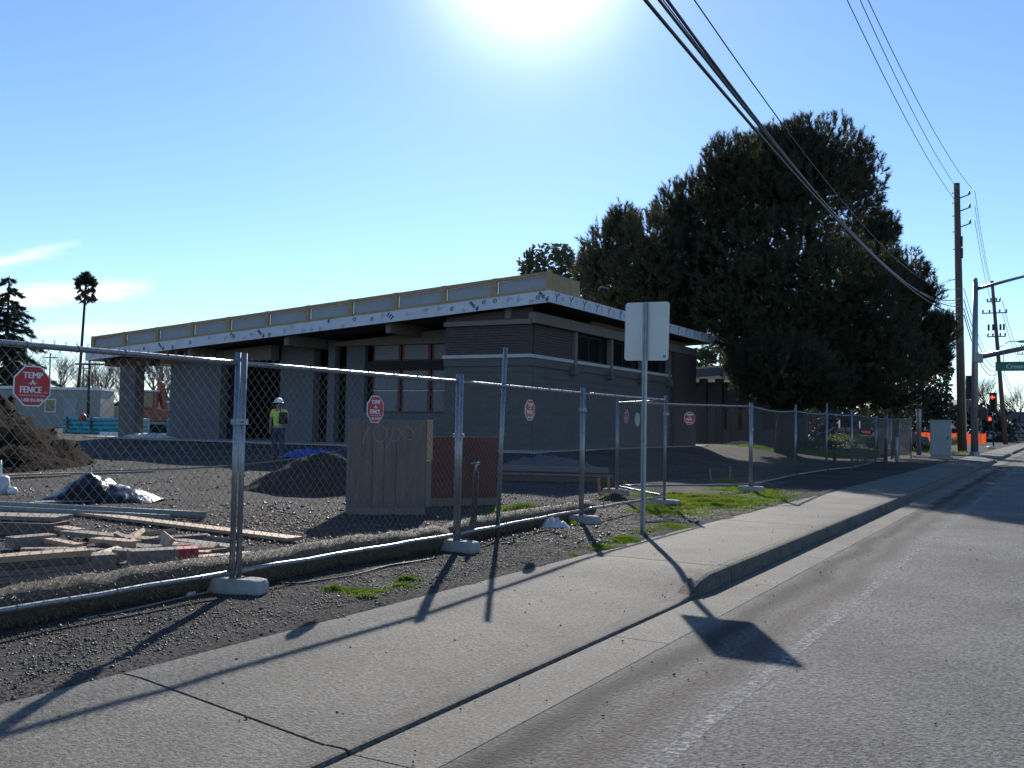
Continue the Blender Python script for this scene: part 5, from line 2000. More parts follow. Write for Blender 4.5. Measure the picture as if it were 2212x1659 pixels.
protos = [bare_tree(11, 9), bare_tree(12, 8), bare_tree(15, 7)]
used = [False] * 3
BT = [(90, 118, 1.0), (60, 130, 1.1), (135, 125, 0.85), (205, 115, 0.95), (238, 110, 0.9), (262, 122, 1.0), (325, 100, 1.0), (370, 104, 1.05), (345, 125, 1.15),
      (20, 112, 1.1), (110, 135, 1.3), (172, 108, 1.0), (228, 130, 1.25), (250, 140, 1.35), (285, 118, 1.1), (355, 112, 1.3), (1530, 120, 1.2), (1590, 118, 1.1), (2120, 130, 1.0), (2135, 150, 1.25), (2190, 170, 1.1), (2205, 190, 1.3), (1935, 58, 0.6), (2150, 210, 1.5)]
LB = ['bare brown tree left of the palm, behind the trailer', 'bare tree beside the cedar, behind the trailer', 'bare tree just left of the palm trunk', 'bare tree just right of the palm trunk',
      'bare tree left of the porch column', 'bare tree directly behind the porch column', 'bare tree seen through the porch, left part', 'bare tree seen through the porch, right part', 'tallest bare tree seen through the porch',
      'bare tree at the left edge behind the cedar', 'tall bare tree between cedar and palm, farther back', 'bare tree directly behind the palm trunk', 'bare tree above the trailer\'s right end', 'tall bare tree left of the porch column, farther back', 'bare tree behind the porch column, right part', 'dense bare tree in the middle of the porch opening',
      'bare tree behind the second wing roof, left one', 'bare tree behind the second wing roof, right one', 'bare tree right of the traffic pole', 'bare tree behind the red arrow signal', 'bare tree far down the road left of the leaning pole',
      'bare tree far down the road at the right edge', 'bare shrub beside the fence under the evergreen', 'farthest bare tree above the road end']
for i, (bx, bd, sc) in enumerate(BT):
    k = i % 3
    o = protos[k] if not used[k] else copy_tree(protos[k])
    used[k] = True
    o.location = gp(bx, bd)
    o.scale = (sc, sc, sc)
    o.rotation_euler = (0, 0, i * 1.7)
    tag(o, LB[i], 'bare tree', 'bare winter trees')

# far wood along the horizon, reads as one mass
L = []
for i in range(330):
    bx = random.uniform(-500, 2700) if i % 2 else random.uniform(1350, 2150)
    bd = random.uniform(190, 300) if i % 2 else random.uniform(130, 200)
    p = gp(bx, bd)
    h = random.uniform(2.0, 4.6)
    L.append(leaf_cloud(110, (p.x, p.y, h * 0.6), (random.uniform(3, 7), random.uniform(3, 7), h * 0.8), 0.8))
V, F_ = join(L)
arr_mesh('far_woods', V, F_, mat('far_foliage', (0.03, 0.03, 0.026), 0.8, 0, 0.3, 0.1), kind='stuff')

# ------------------------------------------------------------------ things behind the yard on the left
def obj_box(root, name, m, a, b_, **kw):
    q = MB(); q.box2(a, b_); return q.build(name, m, root, **kw)


class Frame:
    """local axes at a point: u to the right of the view, v away, z up"""
    def __init__(self, p, ang=YAW):
        self.p = Vector(p)
        self.u = Vector((math.cos(ang), math.sin(ang), 0))
        self.v = Vector((-math.sin(ang), math.cos(ang), 0))
        self.rot = Matrix((self.u, self.v, Vector((0, 0, 1)))).transposed()

    def pt(self, u, v, z):
        return self.p + self.u * u + self.v * v + Vector((0, 0, z))

    def box(self, q, u0, u1, v0, v1, z0, z1):
        q.box(self.pt((u0 + u1) / 2, (v0 + v1) / 2, (z0 + z1) / 2), (abs(u1 - u0), abs(v1 - v0), abs(z1 - z0)), self.rot)
        return q

    def part(self, root, name, m, *a, **kw):
        q = MB(); self.box(q, *a); return q.build(name, m, root, **kw)


f = Frame(gp(60, 72), YAW + R(4))
root = empty('office_trailer', f.p, 'long white site office trailer behind the soil mound', 'trailer')
f.part(root, 'body', TRAILER, -7, 5.2, 0, 3, 0.5, 3.3)
f.part(root, 'roof', WHITE, -7.1, 5.3, -0.1, 3.1, 3.3, 3.5)
w_ = f.part(root, 'window', WHITE, 1.2, 2.0, -0.05, 0, 1.6, 2.6); f.part(w_, 'pane', GLASSD, 1.28, 1.92, -0.07, -0.052, 1.68, 2.52)
w_ = f.part(root, 'window', WHITE, -3.2, -2.4, -0.05, 0, 1.6, 2.6); f.part(w_, 'pane', GLASSD, -3.12, -2.48, -0.07, -0.052, 1.68, 2.52)
f.part(root, 'door', CABG, 2.6, 3.5, -0.04, 0, 0.6, 2.6)
f.part(root, 'skirt', DARK, -6.9, 5.1, 0.05, 2.9, 0.0, 0.5)
f = Frame(gp(238, 80), YAW)
root = empty('shed', f.p, 'low pale shed between trailer and porch column', 'shed')
f.part(root, 'wall', TRAILER, -1.2, 2.2, 0, 2.5, 0, 2.1)
f.part(root, 'roof', CABG, -1.3, 2.3, -0.1, 2.6, 2.1, 2.25)
f = Frame(gp(385, 78), YAW)
root = empty('shed', f.p, 'grey flat roofed shed seen through the porch behind the digger', 'shed')
f.part(root, 'wall', HOUSEW, -3.5, 2.6, 0, 2.5, 0, 2.6)
f.part(root, 'roof', WHITE, -3.6, 2.7, -0.1, 2.6, 2.6, 2.72)


def pipe_bundle(pix, d, length, rows, cols, label):
    p = gp(pix, d, 0.45)
    f = Frame(p, YAW)
    root = empty('pipe_bundle', p, label, 'pipe bundle', 'turquoise pipe bundles')
    me = None
    rr = 0.105
    for j in range(rows):
        for i in range(cols):
            q = MB()
            c0 = f.pt(0, i * 0.22, 0.16 + rr + j * 0.21)
            q.tube([c0, c0 + f.u * length], rr, 10)
            if me is None:
                o = q.build('pipe', TURQ, root, auto=True)
                me, o0 = o.data, (i, j)
            else:
                o = bpy.data.objects.new('pipe', me)
                COL.objects.link(o)
                o.parent = root
                o.location = f.v * (0.22 * i) + Vector((0, 0, 0.21 * j))
    for k in (0.15, 0.85):
        f.part(root, 'timber_bearer', WOODW, length * k - 0.05, length * k + 0.05, -0.15, cols * 0.22, 0, 0.155)
        f.part(root, 'frame_upright', WOODD, length * k - 0.05, length * k + 0.05, -0.17, -0.11, 0, 0.2 + rows * 0.21)
    return root


pipe_bundle(138, 50, 1.6, 4, 5, 'short turquoise pipe bundle at the left behind the mound')
pipe_bundle(180, 49, 3.0, 4, 5, 'turquoise pipe bundle left of the porch column')
pipe_bundle(362, 49, 2.6, 4, 5, 'turquoise pipe bundle seen through the porch')
f = Frame(gp(218, 46, 0.5), YAW)
root = empty('pipe', f.pt(0, 0, 0), 'white pipe lying in front of the turquoise bundle', 'pipe')
q = MB(); q.tube([f.pt(0, 0, 0.15), f.pt(1.5, 0, 0.15)], 0.12, 10); q.build('barrel', WHITE, root, auto=True)
q = MB(); pb_ = at(178, 902, 46); q.ell(pb_, (0.2, 0.2, 0.2), 12, 8)
thing(q, 'ball_marker', ORANGE, 'orange ball shaped marker at the pipe ends', 'marker', smooth=True)

# orange digger seen through the porch
f = Frame(gp(332, 56, 0.4), YAW)
root = empty('excavator', f.p, 'orange excavator parked behind the porch', 'excavator')
f.part(root, 'body', ORANGE, -0.8, 1.35, 0, 2.0, 0.85, 1.55, bevel=0.08)
f.part(root, 'counterweight', ORANGE, 1.36, 1.75, 0.1, 1.9, 0.8, 1.5, bevel=0.1)
c_ = f.part(root, 'cab', ORANGE, -0.8, 0.0, 0.1, 1.1, 1.56, 2.6, bevel=0.05)
f.part(c_, 'cab_window', GLASSD, -0.7, -0.1, 0.06, 0.1, 1.7, 2.5)
f.part(root, 'cab_roof', WHITE, -0.85, 0.05, 0.05, 1.15, 2.6, 2.68)
q = MB(); q.beam(f.pt(0.3, 0.9, 1.5), f.pt(0.0, 0.9, 3.0), 0.25, 0.3); q.build('boom', ORANGE, root)
q = MB(); q.beam(f.pt(0.0, 0.9, 2.95), f.pt(-0.25, 0.9, 2.0), 0.2, 0.22); q.build('arm', ORANGE, root)
q = MB(); q.ell(f.pt(0.0, 0.9, 3.05), (0.25, 0.2, 0.2)); q.build('boom_head', ORANGE, root, smooth=True)
for v in (0.1, 1.5):
    q = MB()
    prof = [(-1.0, 0.35), (-0.8, 0.05), (1.3, 0.05), (1.55, 0.35), (1.3, 0.7), (-0.8, 0.7)]
    q.prism(prof, f.pt(0, v, 0), f.u, Vector((0, 0, 1)), f.v * 0.45)
    q.build('track', TYRE, root)

for (bx, y0, d, h, lb) in ((190, 880, 62, 5.2, 'dark slim lamp post right of the palm'), (262, 880, 100, 7, 'thin distant post just left of the porch column'), (104, 880, 120, 9.0, 'distant timber pole beside the cedar'), (177, 880, 125, 8.0, 'distant timber pole behind the palm trunk')):
    p = gp(bx, d)
    root = empty('lamp_post' if 'lamp' in lb else 'utility_pole', p, lb, 'pole')
    q = MB(); q.tube([p, p + Vector((0, 0, h))], [0.11, 0.08], 8); q.build('shaft', DARK if 'lamp' in lb else POLEW, root, auto=True)
    q = MB(); q.beam(p + R2 * -0.9 + Vector((0, 0, h - 0.5)), p + R2 * 0.9 + Vector((0, 0, h - 0.5)), 0.1, 0.12); q.build('crossarm' if 'timber' in lb else 'bracket', POLEW, root)


# ------------------------------------------------------------------ worker
def skin_mesh(pts, edges, name, m, parent, sub=2):
    """pts: name -> (x,y,z,r); limbs grow out of one skeleton"""
    names = list(pts)
    idx = {n: i for i, n in enumerate(names)}
    me = bpy.data.meshes.new(name)
    me.from_pydata([pts[n][:3] for n in names], [(idx[a], idx[b]) for a, b in edges], [])
    ob = bpy.data.objects.new(name, me)
    COL.objects.link(ob)
    ob.modifiers.new('skin', 'SKIN')
    for i, n in enumerate(names):
        r = pts[n][3]
        me.skin_vertices[0].data[i].radius = (r, r) if not isinstance(r, tuple) else r
    me.skin_vertices[0].data[0].use_root = True
    s = ob.modifiers.new('sub', 'SUBSURF')
    s.levels = sub
    s.render_levels = sub
    dg = bpy.context.evaluated_depsgraph_get()
    dg.update()
    new = bpy.data.meshes.new_from_object(ob.evaluated_get(dg))
    bpy.data.objects.remove(ob)
    new.name = name
    new.materials.clear()
    new.materials.append(m)
    new.polygons.foreach_set('use_smooth', [True] * len(new.polygons))
    o = bpy.data.objects.new(name, new)
    COL.objects.link(o)
    o.parent = parent
    return o


wp = at(600, 990, 27.6)
wp.z = gz(wp.x, wp.y) + 0.01
man = empty('person', wp, 'worker in white hard hat, lime shirt and jeans carrying a black bag', 'person')
# local frame: x to the right in the picture, y away from the camera; he walks left and away
J = {'pelvis': (0, 0, 0.95, (0.15, 0.11)), 'waist': (0.0, 0, 1.12, (0.15, 0.105)), 'chest': (0.01, 0.0, 1.34, (0.18, 0.12)), 'neckb': (0.0, 0, 1.49, (0.075, 0.07)), 'neck': (-0.01, -0.0, 1.54, (0.055, 0.055)),
     'head': (-0.02, 0.01, 1.62, (0.078, 0.085)), 'crown': (-0.02, 0.01, 1.72, (0.07, 0.08)),
     'shL': (-0.17, 0, 1.43, 0.06), 'elL': (-0.25, 0.02, 1.15, 0.045), 'wrL': (-0.27, 0.10, 0.90, 0.033), 'haL': (-0.27, 0.13, 0.83, (0.038, 0.022)),
     'shR': (0.18, 0, 1.43, 0.06), 'elR': (0.27, -0.03, 1.17, 0.045), 'wrR': (0.12, -0.17, 1.10, 0.033), 'haR': (0.06, -0.19, 1.12, (0.035, 0.024)),
     'hipL': (-0.09, 0, 0.88, 0.09), 'knL': (-0.13, 0.06, 0.50, 0.06), 'anL': (-0.12, 0.0, 0.10, 0.04), 'toL': (-0.19, 0.06, 0.04, 0.036),
     'hipR': (0.09, 0, 0.88, 0.09), 'knR': (0.10, 0.02, 0.50, 0.06), 'anR': (0.14, -0.12, 0.10, 0.04), 'toR': (0.07, -0.10, 0.04, 0.036)}
E = [('pelvis', 'waist'), ('waist', 'chest'), ('chest', 'neckb'), ('neckb', 'neck'), ('neck', 'head'), ('head', 'crown'), ('chest', 'shL'), ('shL', 'elL'), ('elL', 'wrL'), ('wrL', 'haL'),
     ('chest', 'shR'), ('shR', 'elR'), ('elR', 'wrR'), ('wrR', 'haR'), ('pelvis', 'hipL'), ('hipL', 'knL'), ('knL', 'anL'), ('anL', 'toL'), ('pelvis', 'hipR'), ('hipR', 'knR'), ('knR', 'anR'), ('anR', 'toR')]
for sfx, sg in (('L', -1), ('R', 1)):
    hx, hy, hz = J['ha' + sfx][:3]
    for k in range(4):
        nm = 'f%s%d' % (sfx, k)
        if sfx == 'L':
            J[nm] = (hx + 0.0, hy + 0.018 - 0.012 * k + 0.02, hz - 0.07 + 0.006 * abs(k - 1), 0.009)
        else:
            J[nm] = (hx - 0.06, hy + 0.0, hz + 0.02 - 0.014 * k, 0.009)
        E.append(('ha' + sfx, nm))
    nm = 'th' + sfx
    J[nm] = (hx + 0.035 * sg, hy + 0.02, hz - 0.035, 0.010) if sfx == 'L' else (hx - 0.02, hy - 0.03, hz + 0.045, 0.010)
    E.append(('wr' + sfx, nm))


def part_of(keys, grow, ren=None):
    out = {}
    for k in keys:
        x_, y_, z_, r = J[k]
        if isinstance(r, tuple): r = (r[0] + grow, r[1] + grow)
        else: r = r + grow
        out[k] = (x_, y_, z_, r)
    return out


def edges_in(keys):
    return [(a, b) for a, b in E if a in keys and b in keys]


skin_mesh(J, E, 'body', SKIN, man)
K = part_of(['pelvis', 'waist', 'chest', 'neckb', 'shL', 'shR'], 0.022)
K['waist'] = (0, 0, 1.1, (0.175, 0.13)); K['pelvis'] = (0, 0, 0.93, (0.175, 0.13))
K['slL'] = (-0.225, 0.01, 1.25, 0.068); K['slR'] = (0.24, -0.015, 1.27, 0.068)
K['neckb'] = (0, 0, 1.47, (0.085, 0.08))
skin_mesh(K, [('pelvis', 'waist'), ('waist', 'chest'), ('chest', 'neckb'), ('chest', 'shL'), ('chest', 'shR'), ('shL', 'slL'), ('shR', 'slR')], 'shirt', SHIRT, man)
K = part_of(['pelvis', 'hipL', 'hipR', 'knL', 'knR'], 0.022)
K['pelvis'] = (0, 0, 0.95, (0.16, 0.12))
K['anL'] = (-0.12, 0.0, 0.08, 0.062); K['anR'] = (0.14, -0.12, 0.09, 0.062)
skin_mesh(K, [('pelvis', 'hipL'), ('pelvis', 'hipR'), ('hipL', 'knL'), ('hipR', 'knR'), ('knL', 'anL'), ('knR', 'anR')], 'trousers', JEANS, man)
for sfx in 'LR':
    K = part_of(['an' + sfx, 'to' + sfx], 0.02)
    skin_mesh(K, [('an' + sfx, 'to' + sfx)], 'boot', BOOT, man)
q = MB()
q.v = []
hc = Vector((-0.02, 0.01, 1.70))
vs, fs = [], []
nu = 20
for j in range(8):
    th = PI / 2 * j / 7
    for i in range(nu):
        ph = 2 * PI * i / nu
        vs.append((hc.x + 0.128 * math.cos(ph) * math.sin(PI / 2 - th + 1e-3), hc.y + 0.15 * math.sin(ph) * math.cos(th), hc.z + 0.135 * math.sin(th)))
for j in range(7):
    for i in range(nu):
        fs.append((j * nu + i, j * nu + (i + 1) % nu, (j + 1) * nu + (i + 1) % nu, (j + 1) * nu + i))
q.add(vs, fs)
ring = []
for i in range(nu):
    ph = 2 * PI * i / nu
    ex = 1.16 + 0.32 * max(0, math.cos(ph - PI * 0.95)) ** 2
    ring.append((hc.x + 0.128 * ex * math.cos(ph), hc.y + 0.15 * ex * math.sin(ph), hc.z - 0.012))
k0 = len(q.v)
q.add(ring, [])
for i in range(nu):
    q.f.append((i, (i + 1) % nu, k0 + (i + 1) % nu, k0 + i)); q.mi.append(0)
q.v = [tuple(Vector(v) + wp) for v in q.v]
q.build('hard_hat', WHITE, man, smooth=True)
q = MB(); q.ell(Vector((-0.0, 0.0, 1.655)) + wp, (0.088, 0.095, 0.075)); q.build('hair', HAIRM, man, smooth=True)
q = MB()   # face: nose and ear on the side turned left
q.ell(Vector((-0.105, 0.0, 1.60)) + wp, (0.02, 0.014, 0.02)); q.ell(Vector((0.0, -0.092, 1.62)) + wp, (0.02, 0.012, 0.032))
q.build('face_features', SKIN, man, smooth=True)
man.rotation_euler = (0, 0, YAW)
man.scale = (0.965, 0.965, 0.965)
bag = empty('bag', wp + Matrix.Rotation(YAW, 3, 'Z') @ Vector((0.17, -0.2, 1.0)), 'black shoulder bag hanging at the worker\'s side', 'bag')
bp = bag.location.copy()
q = MB(); q.box(bp + Vector((0, 0, 0.19)), (0.24, 0.14, 0.34), Matrix.Rotation(YAW, 3, 'Z')); q.build('pouch', BAGM, bag, bevel=0.05, smooth=True)
q = MB()
rotY = Matrix.Rotation(YAW, 3, 'Z')
q.tube([wp + rotY @ Vector(v) for v in ((0.10, -0.20, 1.32), (0.08, -0.17, 1.42), (0.03, -0.09, 1.54), (0.1, 0.03, 1.53))], 0.014, 6)
q.build('strap', BAGM, bag, smooth=True)


# ------------------------------------------------------------------ street furniture on the right
def sagging(p0, p1, sag, n=24):
    out = []
    for i in range(n + 1):
        u = i / n
        p = p0.lerp(p1, u)
        p.z -= sag * 4 * u * (1 - u)
        out.append(p)
    return out


def wire(pts, r, label, group='overhead lines'):
    q = MB()
    q.tube(pts, r, 6)
    return thing(q, 'overhead_wire', CABLE, label, 'overhead wire', group, smooth=True)


SP1, TP1 = 72.5, 5.8
P1 = W(SP1, TP1, 0.15)
P2 = W(123, 5.4, 0.15)
P3 = W(190, 5.2, 0.15)


def utility_pole(p, h, lean, r0, r1, label, arms):
    root = empty('utility_pole', p, label, 'utility pole', 'timber utility poles')
    top = p + Vector((lean, 0, h))
    q = MB(); q.tube([p, p.lerp(top, 0.5), top], [r0, (r0 + r1) / 2, r1], 14); q.build('shaft', POLEW, root, smooth=True)
    def P_(z): return p.lerp(top, (z - p.z) / h)
    if arms == 'side':
        for k, z in enumerate((17.6, 16.7, 15.6)):
            c = P_(z)
            q = MB(); q.tube([c + Vector((0, 0, -0.15)), c + Vector((0.45, 0, 0.0)), c + Vector((0.78, 0, 0.10))], [0.05, 0.04, 0.04], 6)
            b_ = q.build('bracket', DARK, root, smooth=True)
            q = MB(); q.tube([c + Vector((0.78, 0, 0.08)), c + Vector((0.78, 0, 0.2)), c + Vector((0.78, 0, 0.26)), c + Vector((0.78, 0, 0.36))], [0.06, 0.09, 0.05, 0.07], 8); q.build('insulator', INSUL, b_, smooth=True)
        for z in (14.5, 13.7):
            c = P_(z)
            q = MB(); q.box(c + Vector((0.24, -0.05, 0)), (0.14, 0.2, 0.7)); q.build('fuse_box', DARK, root)
        for z in (17.9, 17.2, 16.3, 15.2, 14.0):
            c = P_(z)
            q = MB(); q.box(c + Vector((-0.25, 0, 0)), (0.1, 0.06, 0.06)); q.build('step', DARK, root)
        c = P_(12.0)
        q = MB(); q.tube([c, c + Vector((-0.6, 0, -0.15)), c + Vector((-0.75, 0, -0.3))], 0.03, 5); q.build('bracket', DARK, root)
        q = MB(); q.tube([P_(8) + Vector((0.22, -0.1, 0)), P_(1) + Vector((0.26, -0.1, 0))], 0.05, 8); q.build('conduit', GALV, root)
    else:
        for z, w in ((16.2, 1.4), (14.9, 2.6), (12.2, 1.9)):
            c = P_(z + p.z) + Vector((0, -0.2, 0))
            q = MB(); q.box(c, (w, 0.12, 0.12)); a_ = q.build('crossarm', POLEW, root)
            for s in (-0.46, -0.2, 0.2, 0.46):
                q = MB(); q.tube([c + Vector((s * w, 0, 0.06)), c + Vector((s * w, 0, 0.2)), c + Vector((s * w, 0, 0.42))], [0.05, 0.11, 0.07], 8); q.build('insulator', INSUL, a_, smooth=True)
        for s in (-0.75, -0.3, 0.45, 0.8):
            c = P_(12.9 + p.z) + Vector((s, -0.25, 0))
            q = MB(); q.tube([c, c + Vector((0, 0, 0.7))], 0.11, 8); q.build('fuse_box', DARK, root)
    return root


utility_pole(P1, 18.4, -0.35, 0.30, 0.2, 'nearest tall timber utility pole with insulators on its right side', 'side')
utility_pole(P2, 18.6, -1.35, 0.27, 0.17, 'leaning timber utility pole with crossarms, second along the road', 'arms')
utility_pole(P3, 15.0, 0.0, 0.24, 0.17, 'third distant timber utility pole at the right edge', 'arms')
# cobra head lamp on the second pole
p = P2 + Vector((-0.75, 0, 10.9))
root = empty('street_lamp', p, 'cobra head street lamp on the leaning utility pole', 'street lamp')
q = MB(); q.tube([p, p + Vector((1.1, 0, 0.7)), p + Vector((2.0, 0, 0.75))], 0.05, 8); q.build('arm', GALV, root, smooth=True)
q = MB(); q.ell(p + Vector((2.5, 0, 0.68)), (0.6, 0.2, 0.16)); q.build('lamp_head', GALV, root, smooth=True)

# wires: power lines on top, telephone cables lower down
SPAN0 = -4.0
for i, (px_, z1, dx, sag, lb) in enumerate((((1830, 0), 17.0, -0.28, 3.0, 'left one of the three thin power lines at the top right'), ((1858, 0), 17.95, -0.25, 3.0, 'middle one of the three thin power lines at the top right'), ((1875, 0), 17.95, 0.6, 3.0, 'right one of the three thin power lines at the top right'))):
    e = W(SP1, TP1, 0.15 + z1) + Vector((dx, 0, 0))
    r = ray(*px_)
    # passes through the sight line of px_ above the verge, then sags on towards the pole behind us
    d = (5.8 - 0.4 * dx) / (-r.x)
    m_ = Vector((0, 0, CAM_Z)) + r * d
    s_ = m_.y
    # parabola through e and m_ with its lowest point at y = 35
    k = (e.z - m_.z) / ((e.y - 35) ** 2 - (s_ - 35) ** 2)
    z0 = e.z - k * (e.y - 35) ** 2
    pts = []
    for j in range(31):
        yy = SPAN0 + (e.y - SPAN0) * j / 30
        xx = m_.x + (e.x - m_.x) * (yy - s_) / (e.y - s_)
        pts.append(Vector((xx, yy, z0 + k * (yy - 35) ** 2)))
    wire(pts, 0.017, lb)
for i, (px_, zt, r_, lb) in enumerate((((1394, 0), 9.45, 0.035, 'lowest thick telephone cable crossing in front of the pine'), ((1424, 0), 10.05, 0.03, 'second telephone cable crossing in front of the pine'),
                                       ((1441, 0), 10.6, 0.032, 'third telephone cable crossing in front of the pine'), ((1500, 0), 11.3, 0.015, 'thin upper wire crossing in front of the pine'),
                                       ((1432, 0), 10.3, 0.013, 'thin strand between the thick telephone cables'))):
    e = W(SP1, TP1, zt) + Vector((-0.1, 0, 0))
    r = ray(*px_)
    d = 5.85 / (-r.x)
    m_ = Vector((0, 0, CAM_Z)) + r * d
    s_ = m_.y
    k = (e.z - m_.z) / ((e.y - 37) ** 2 - (s_ - 37) ** 2)
    z0 = e.z - k * (e.y - 37) ** 2
    pts = []
    for j in range(41):
        yy = SPAN0 + (e.y - SPAN0) * j / 40
        xx = m_.x + (e.x - m_.x) * (yy - s_) / (e.y - s_)
        pts.append(Vector((xx, yy, z0 + k * (yy - 37) ** 2)))
    wire(pts, r_, lb)
for zt, zu, r_, sag, lb in ((17.9, 16.6, 0.017, 1.2, 'upper power line between the first and second pole'), (16.9, 16.6, 0.017, 1.3, 'middle power line between the first and second pole'), (15.9, 15.2, 0.017, 1.3, 'lower power line between the first and second pole'),
                            (11.3, 9.3, 0.02, 1.3, 'upper telephone cable between the first and second pole'), (10.5, 9.0, 0.03, 1.4, 'middle telephone cable between the first and second pole'),
                            (9.9, 8.6, 0.03, 1.6, 'lower telephone cable between the first and second pole'), (9.45, 8.2, 0.035, 1.7, 'lowest telephone cable between the first and second pole')):
    dx = 0.78 if zt > 12 else 0.1
    wire(sagging(W(SP1, TP1, zt) + Vector((dx, 0, 0)), W(123, 5.4, zu) + Vector((-0.9, 0, 0)), sag), r_, lb)
for zt, lb in ((16.4, 'upper power line from the second to the third pole'), (15.1, 'lower power line from the second to the third pole'), (9.0, 'upper telephone cable from the second to the third pole'), (8.2, 'lower telephone cable from the second to the third pole')):
    wire(sagging(W(123, 5.4, zt) + Vector((-0.3, 0, 0)), W(190, 5.2, zt - 2.0), 1.6), 0.03, lb)
e = W(SP1, TP1, 12.0) + Vector((-0.7, 0, 0))
wire(sagging(e, at(1930, 600, 52), 0.5), 0.015, 'service wire dropping left from the first pole into the pine')

# traffic signal pole with mast arm and street name sign
TPp = W(60.9, 4.24, 0.15)
root = empty('traffic_signal_pole', TPp, 'tall grey traffic signal pole with two arms reaching right', 'signal pole')
q = MB(); q.tube([TPp, TPp + Vector((0, 0, 0.25))], [0.34, 0.27], 12); q.build('base', GALV, root)
q = MB(); q.tube([TPp + Vector((0, 0, 0.25)), TPp + Vector((0.02, 0, 6)), TPp + Vector((0.05, 0, 9.9))], [0.2, 0.17, 0.14], 16); q.build('shaft', GALV, root, smooth=True)
q = MB(); q.ell(TPp + Vector((0.05, 0, 10.0)), (0.13, 0.13, 0.16)); q.build('cap', GALV, root, smooth=True)
q = MB(); q.tube([TPp + Vector((0.1, 0, 9.5)), TPp + Vector((2, -0.1, 9.95)), TPp + Vector((5, -0.3, 10.6))], [0.1, 0.08, 0.06], 10); q.build('lamp_arm', GALV, root, smooth=True)
q = MB(); q.tube([TPp + Vector((0.1, -0.05, 5.6)), TPp + Vector((3, -0.2, 6.15)), TPp + Vector((8, -0.5, 6.7))], [0.16, 0.13, 0.1], 12); ma = q.build('mast_arm', GALV, root, smooth=True)
q = MB(); q.box(TPp + Vector((0.2, 0, 5.55)), (0.5, 0.44, 0.5)); q.build('arm_collar', GALV, root, bevel=0.04)


def signal_head(c, label, lamps, lit=None, face=1):
    """face +1: seen from behind"""
    root = empty('traffic_light', c, label, 'traffic light', 'traffic signal heads')
    q = MB(); q.box(c + Vector((0, 0, 0.55)), (0.46, 0.03, 1.35)); q.build('backplate', SIGNALB, root, bevel=0.0)
    q = MB(); q.box(c + Vector((0, 0.11 * face, 0.55)), (0.34, 0.18, 1.08)); q.build('housing', SIGNALB, root, bevel=0.02)
    for k in range(3):
        z = 0.9 - 0.35 * k
        q = MB(); q.tube([c + Vector((0, -0.2 if face < 0 else 0.2, z)), c + Vector((0, -0.4 if face < 0 else 0.42, z))], 0.15, 12, caps=False); q.build('visor', SIGNALB, root)
        if face < 0:
            q = MB(); q.prism([(0.13 * math.cos(a), 0.13 * math.sin(a)) for a in [k2 * PI / 8 for k2 in range(16)]], c + Vector((0, -0.212, z)), (1, 0, 0), (0, 0, 1), (0, 0.01, 0)); q.build('lens', DARK, root)
            if lit == k:
                q = MB()
                cc = c + Vector((0, -0.222, z))
                q.beam(cc + Vector((-0.11, 0, 0)), cc + Vector((0.11, 0, 0)), 0.01, 0.06)
                q.beam(cc + Vector((-0.11, 0, 0)), cc + Vector((-0.02, 0, 0.1)), 0.01, 0.06)
                q.beam(cc + Vector((-0.11, 0, 0)), cc + Vector((-0.02, 0, -0.1)), 0.01, 0.06)
                q.build('lit_arrow', LITRED, root)
    return root


signal_head(TPp + Vector((-0.24, 0.15, 3.35)), 'black signal head seen from behind on the tall pole', 3)
q = MB(); q.box(TPp + Vector((0.45, 0.1, 2.35)), (0.4, 0.3, 0.62)); thing(q, 'pedestrian_signal', SIGNALB, 'black box shaped pedestrian signal on the right of the tall pole', 'pedestrian signal', bevel=0.03)
# street name sign on the mast arm
cs = TPp + Vector((1.78, -0.3, 5.05))
root = empty('street_sign', cs, 'green street name sign hanging from the mast arm', 'street sign')
q = MB(); q.box(cs + Vector((0.55, 0, 0)), (2.5, 0.03, 0.52)); q.build('plate', GREENS, root, bevel=0.004)
q = MB(); put_text(q, 'Cross St', cs + Vector((0.45, -0.021, -0.02)), (1, 0, 0), (0, 0, 1), 0.24, 1.05, bold=0.008); q.build('lettering', WHITE, root)
for k in (-0.3, 1.4):
    q = MB(); q.tube([cs + Vector((k, 0, 0.26)), cs + Vector((k, 0.05, 0.95 + k * 0.12))], 0.02, 6); q.build('hanger', GALV, root)

# far corner signal
pf = W(88, 4.75, 0.15)
root = empty('signal_post', pf, 'dark post carrying the red arrow signal at the far corner', 'signal post')
q = MB(); q.tube([pf, pf + Vector((0, 0, 3.1))], [0.07, 0.06], 10); q.build('shaft', DARK, root, auto=True)
signal_head(pf + Vector((0, -0.1, 3.1)), 'black traffic light showing a red left arrow at the far corner', 3, 0, face=-1).scale = (1.2, 1.2, 1.2)
cp = pf + Vector((-0.25, -0.12, 2.45))
root = empty('pedestrian_signal', cp, 'pedestrian signal showing a red hand below the red arrow', 'pedestrian signal')
q = MB(); q.box(cp, (0.5, 0.22, 0.5)); q.build('housing', SIGNALB, root, bevel=0.02)
q = MB()
cc = cp + Vector((0, -0.12, -0.02))
q.box(cc + Vector((0, 0, -0.06)), (0.16, 0.012, 0.14))
for k, (x_, h_) in enumerate(((-0.06, 0.10), (-0.02, 0.14), (0.02, 0.14), (0.06, 0.11))):
    q.box(cc + Vector((x_, 0, 0.012 + h_ / 2)), (0.03, 0.012, h_))
q.beam(cc + Vector((0.07, 0, -0.08)), cc + Vector((0.13, 0, 0.01)), 0.012, 0.035)
q.build('lit_hand', LITRED, root)

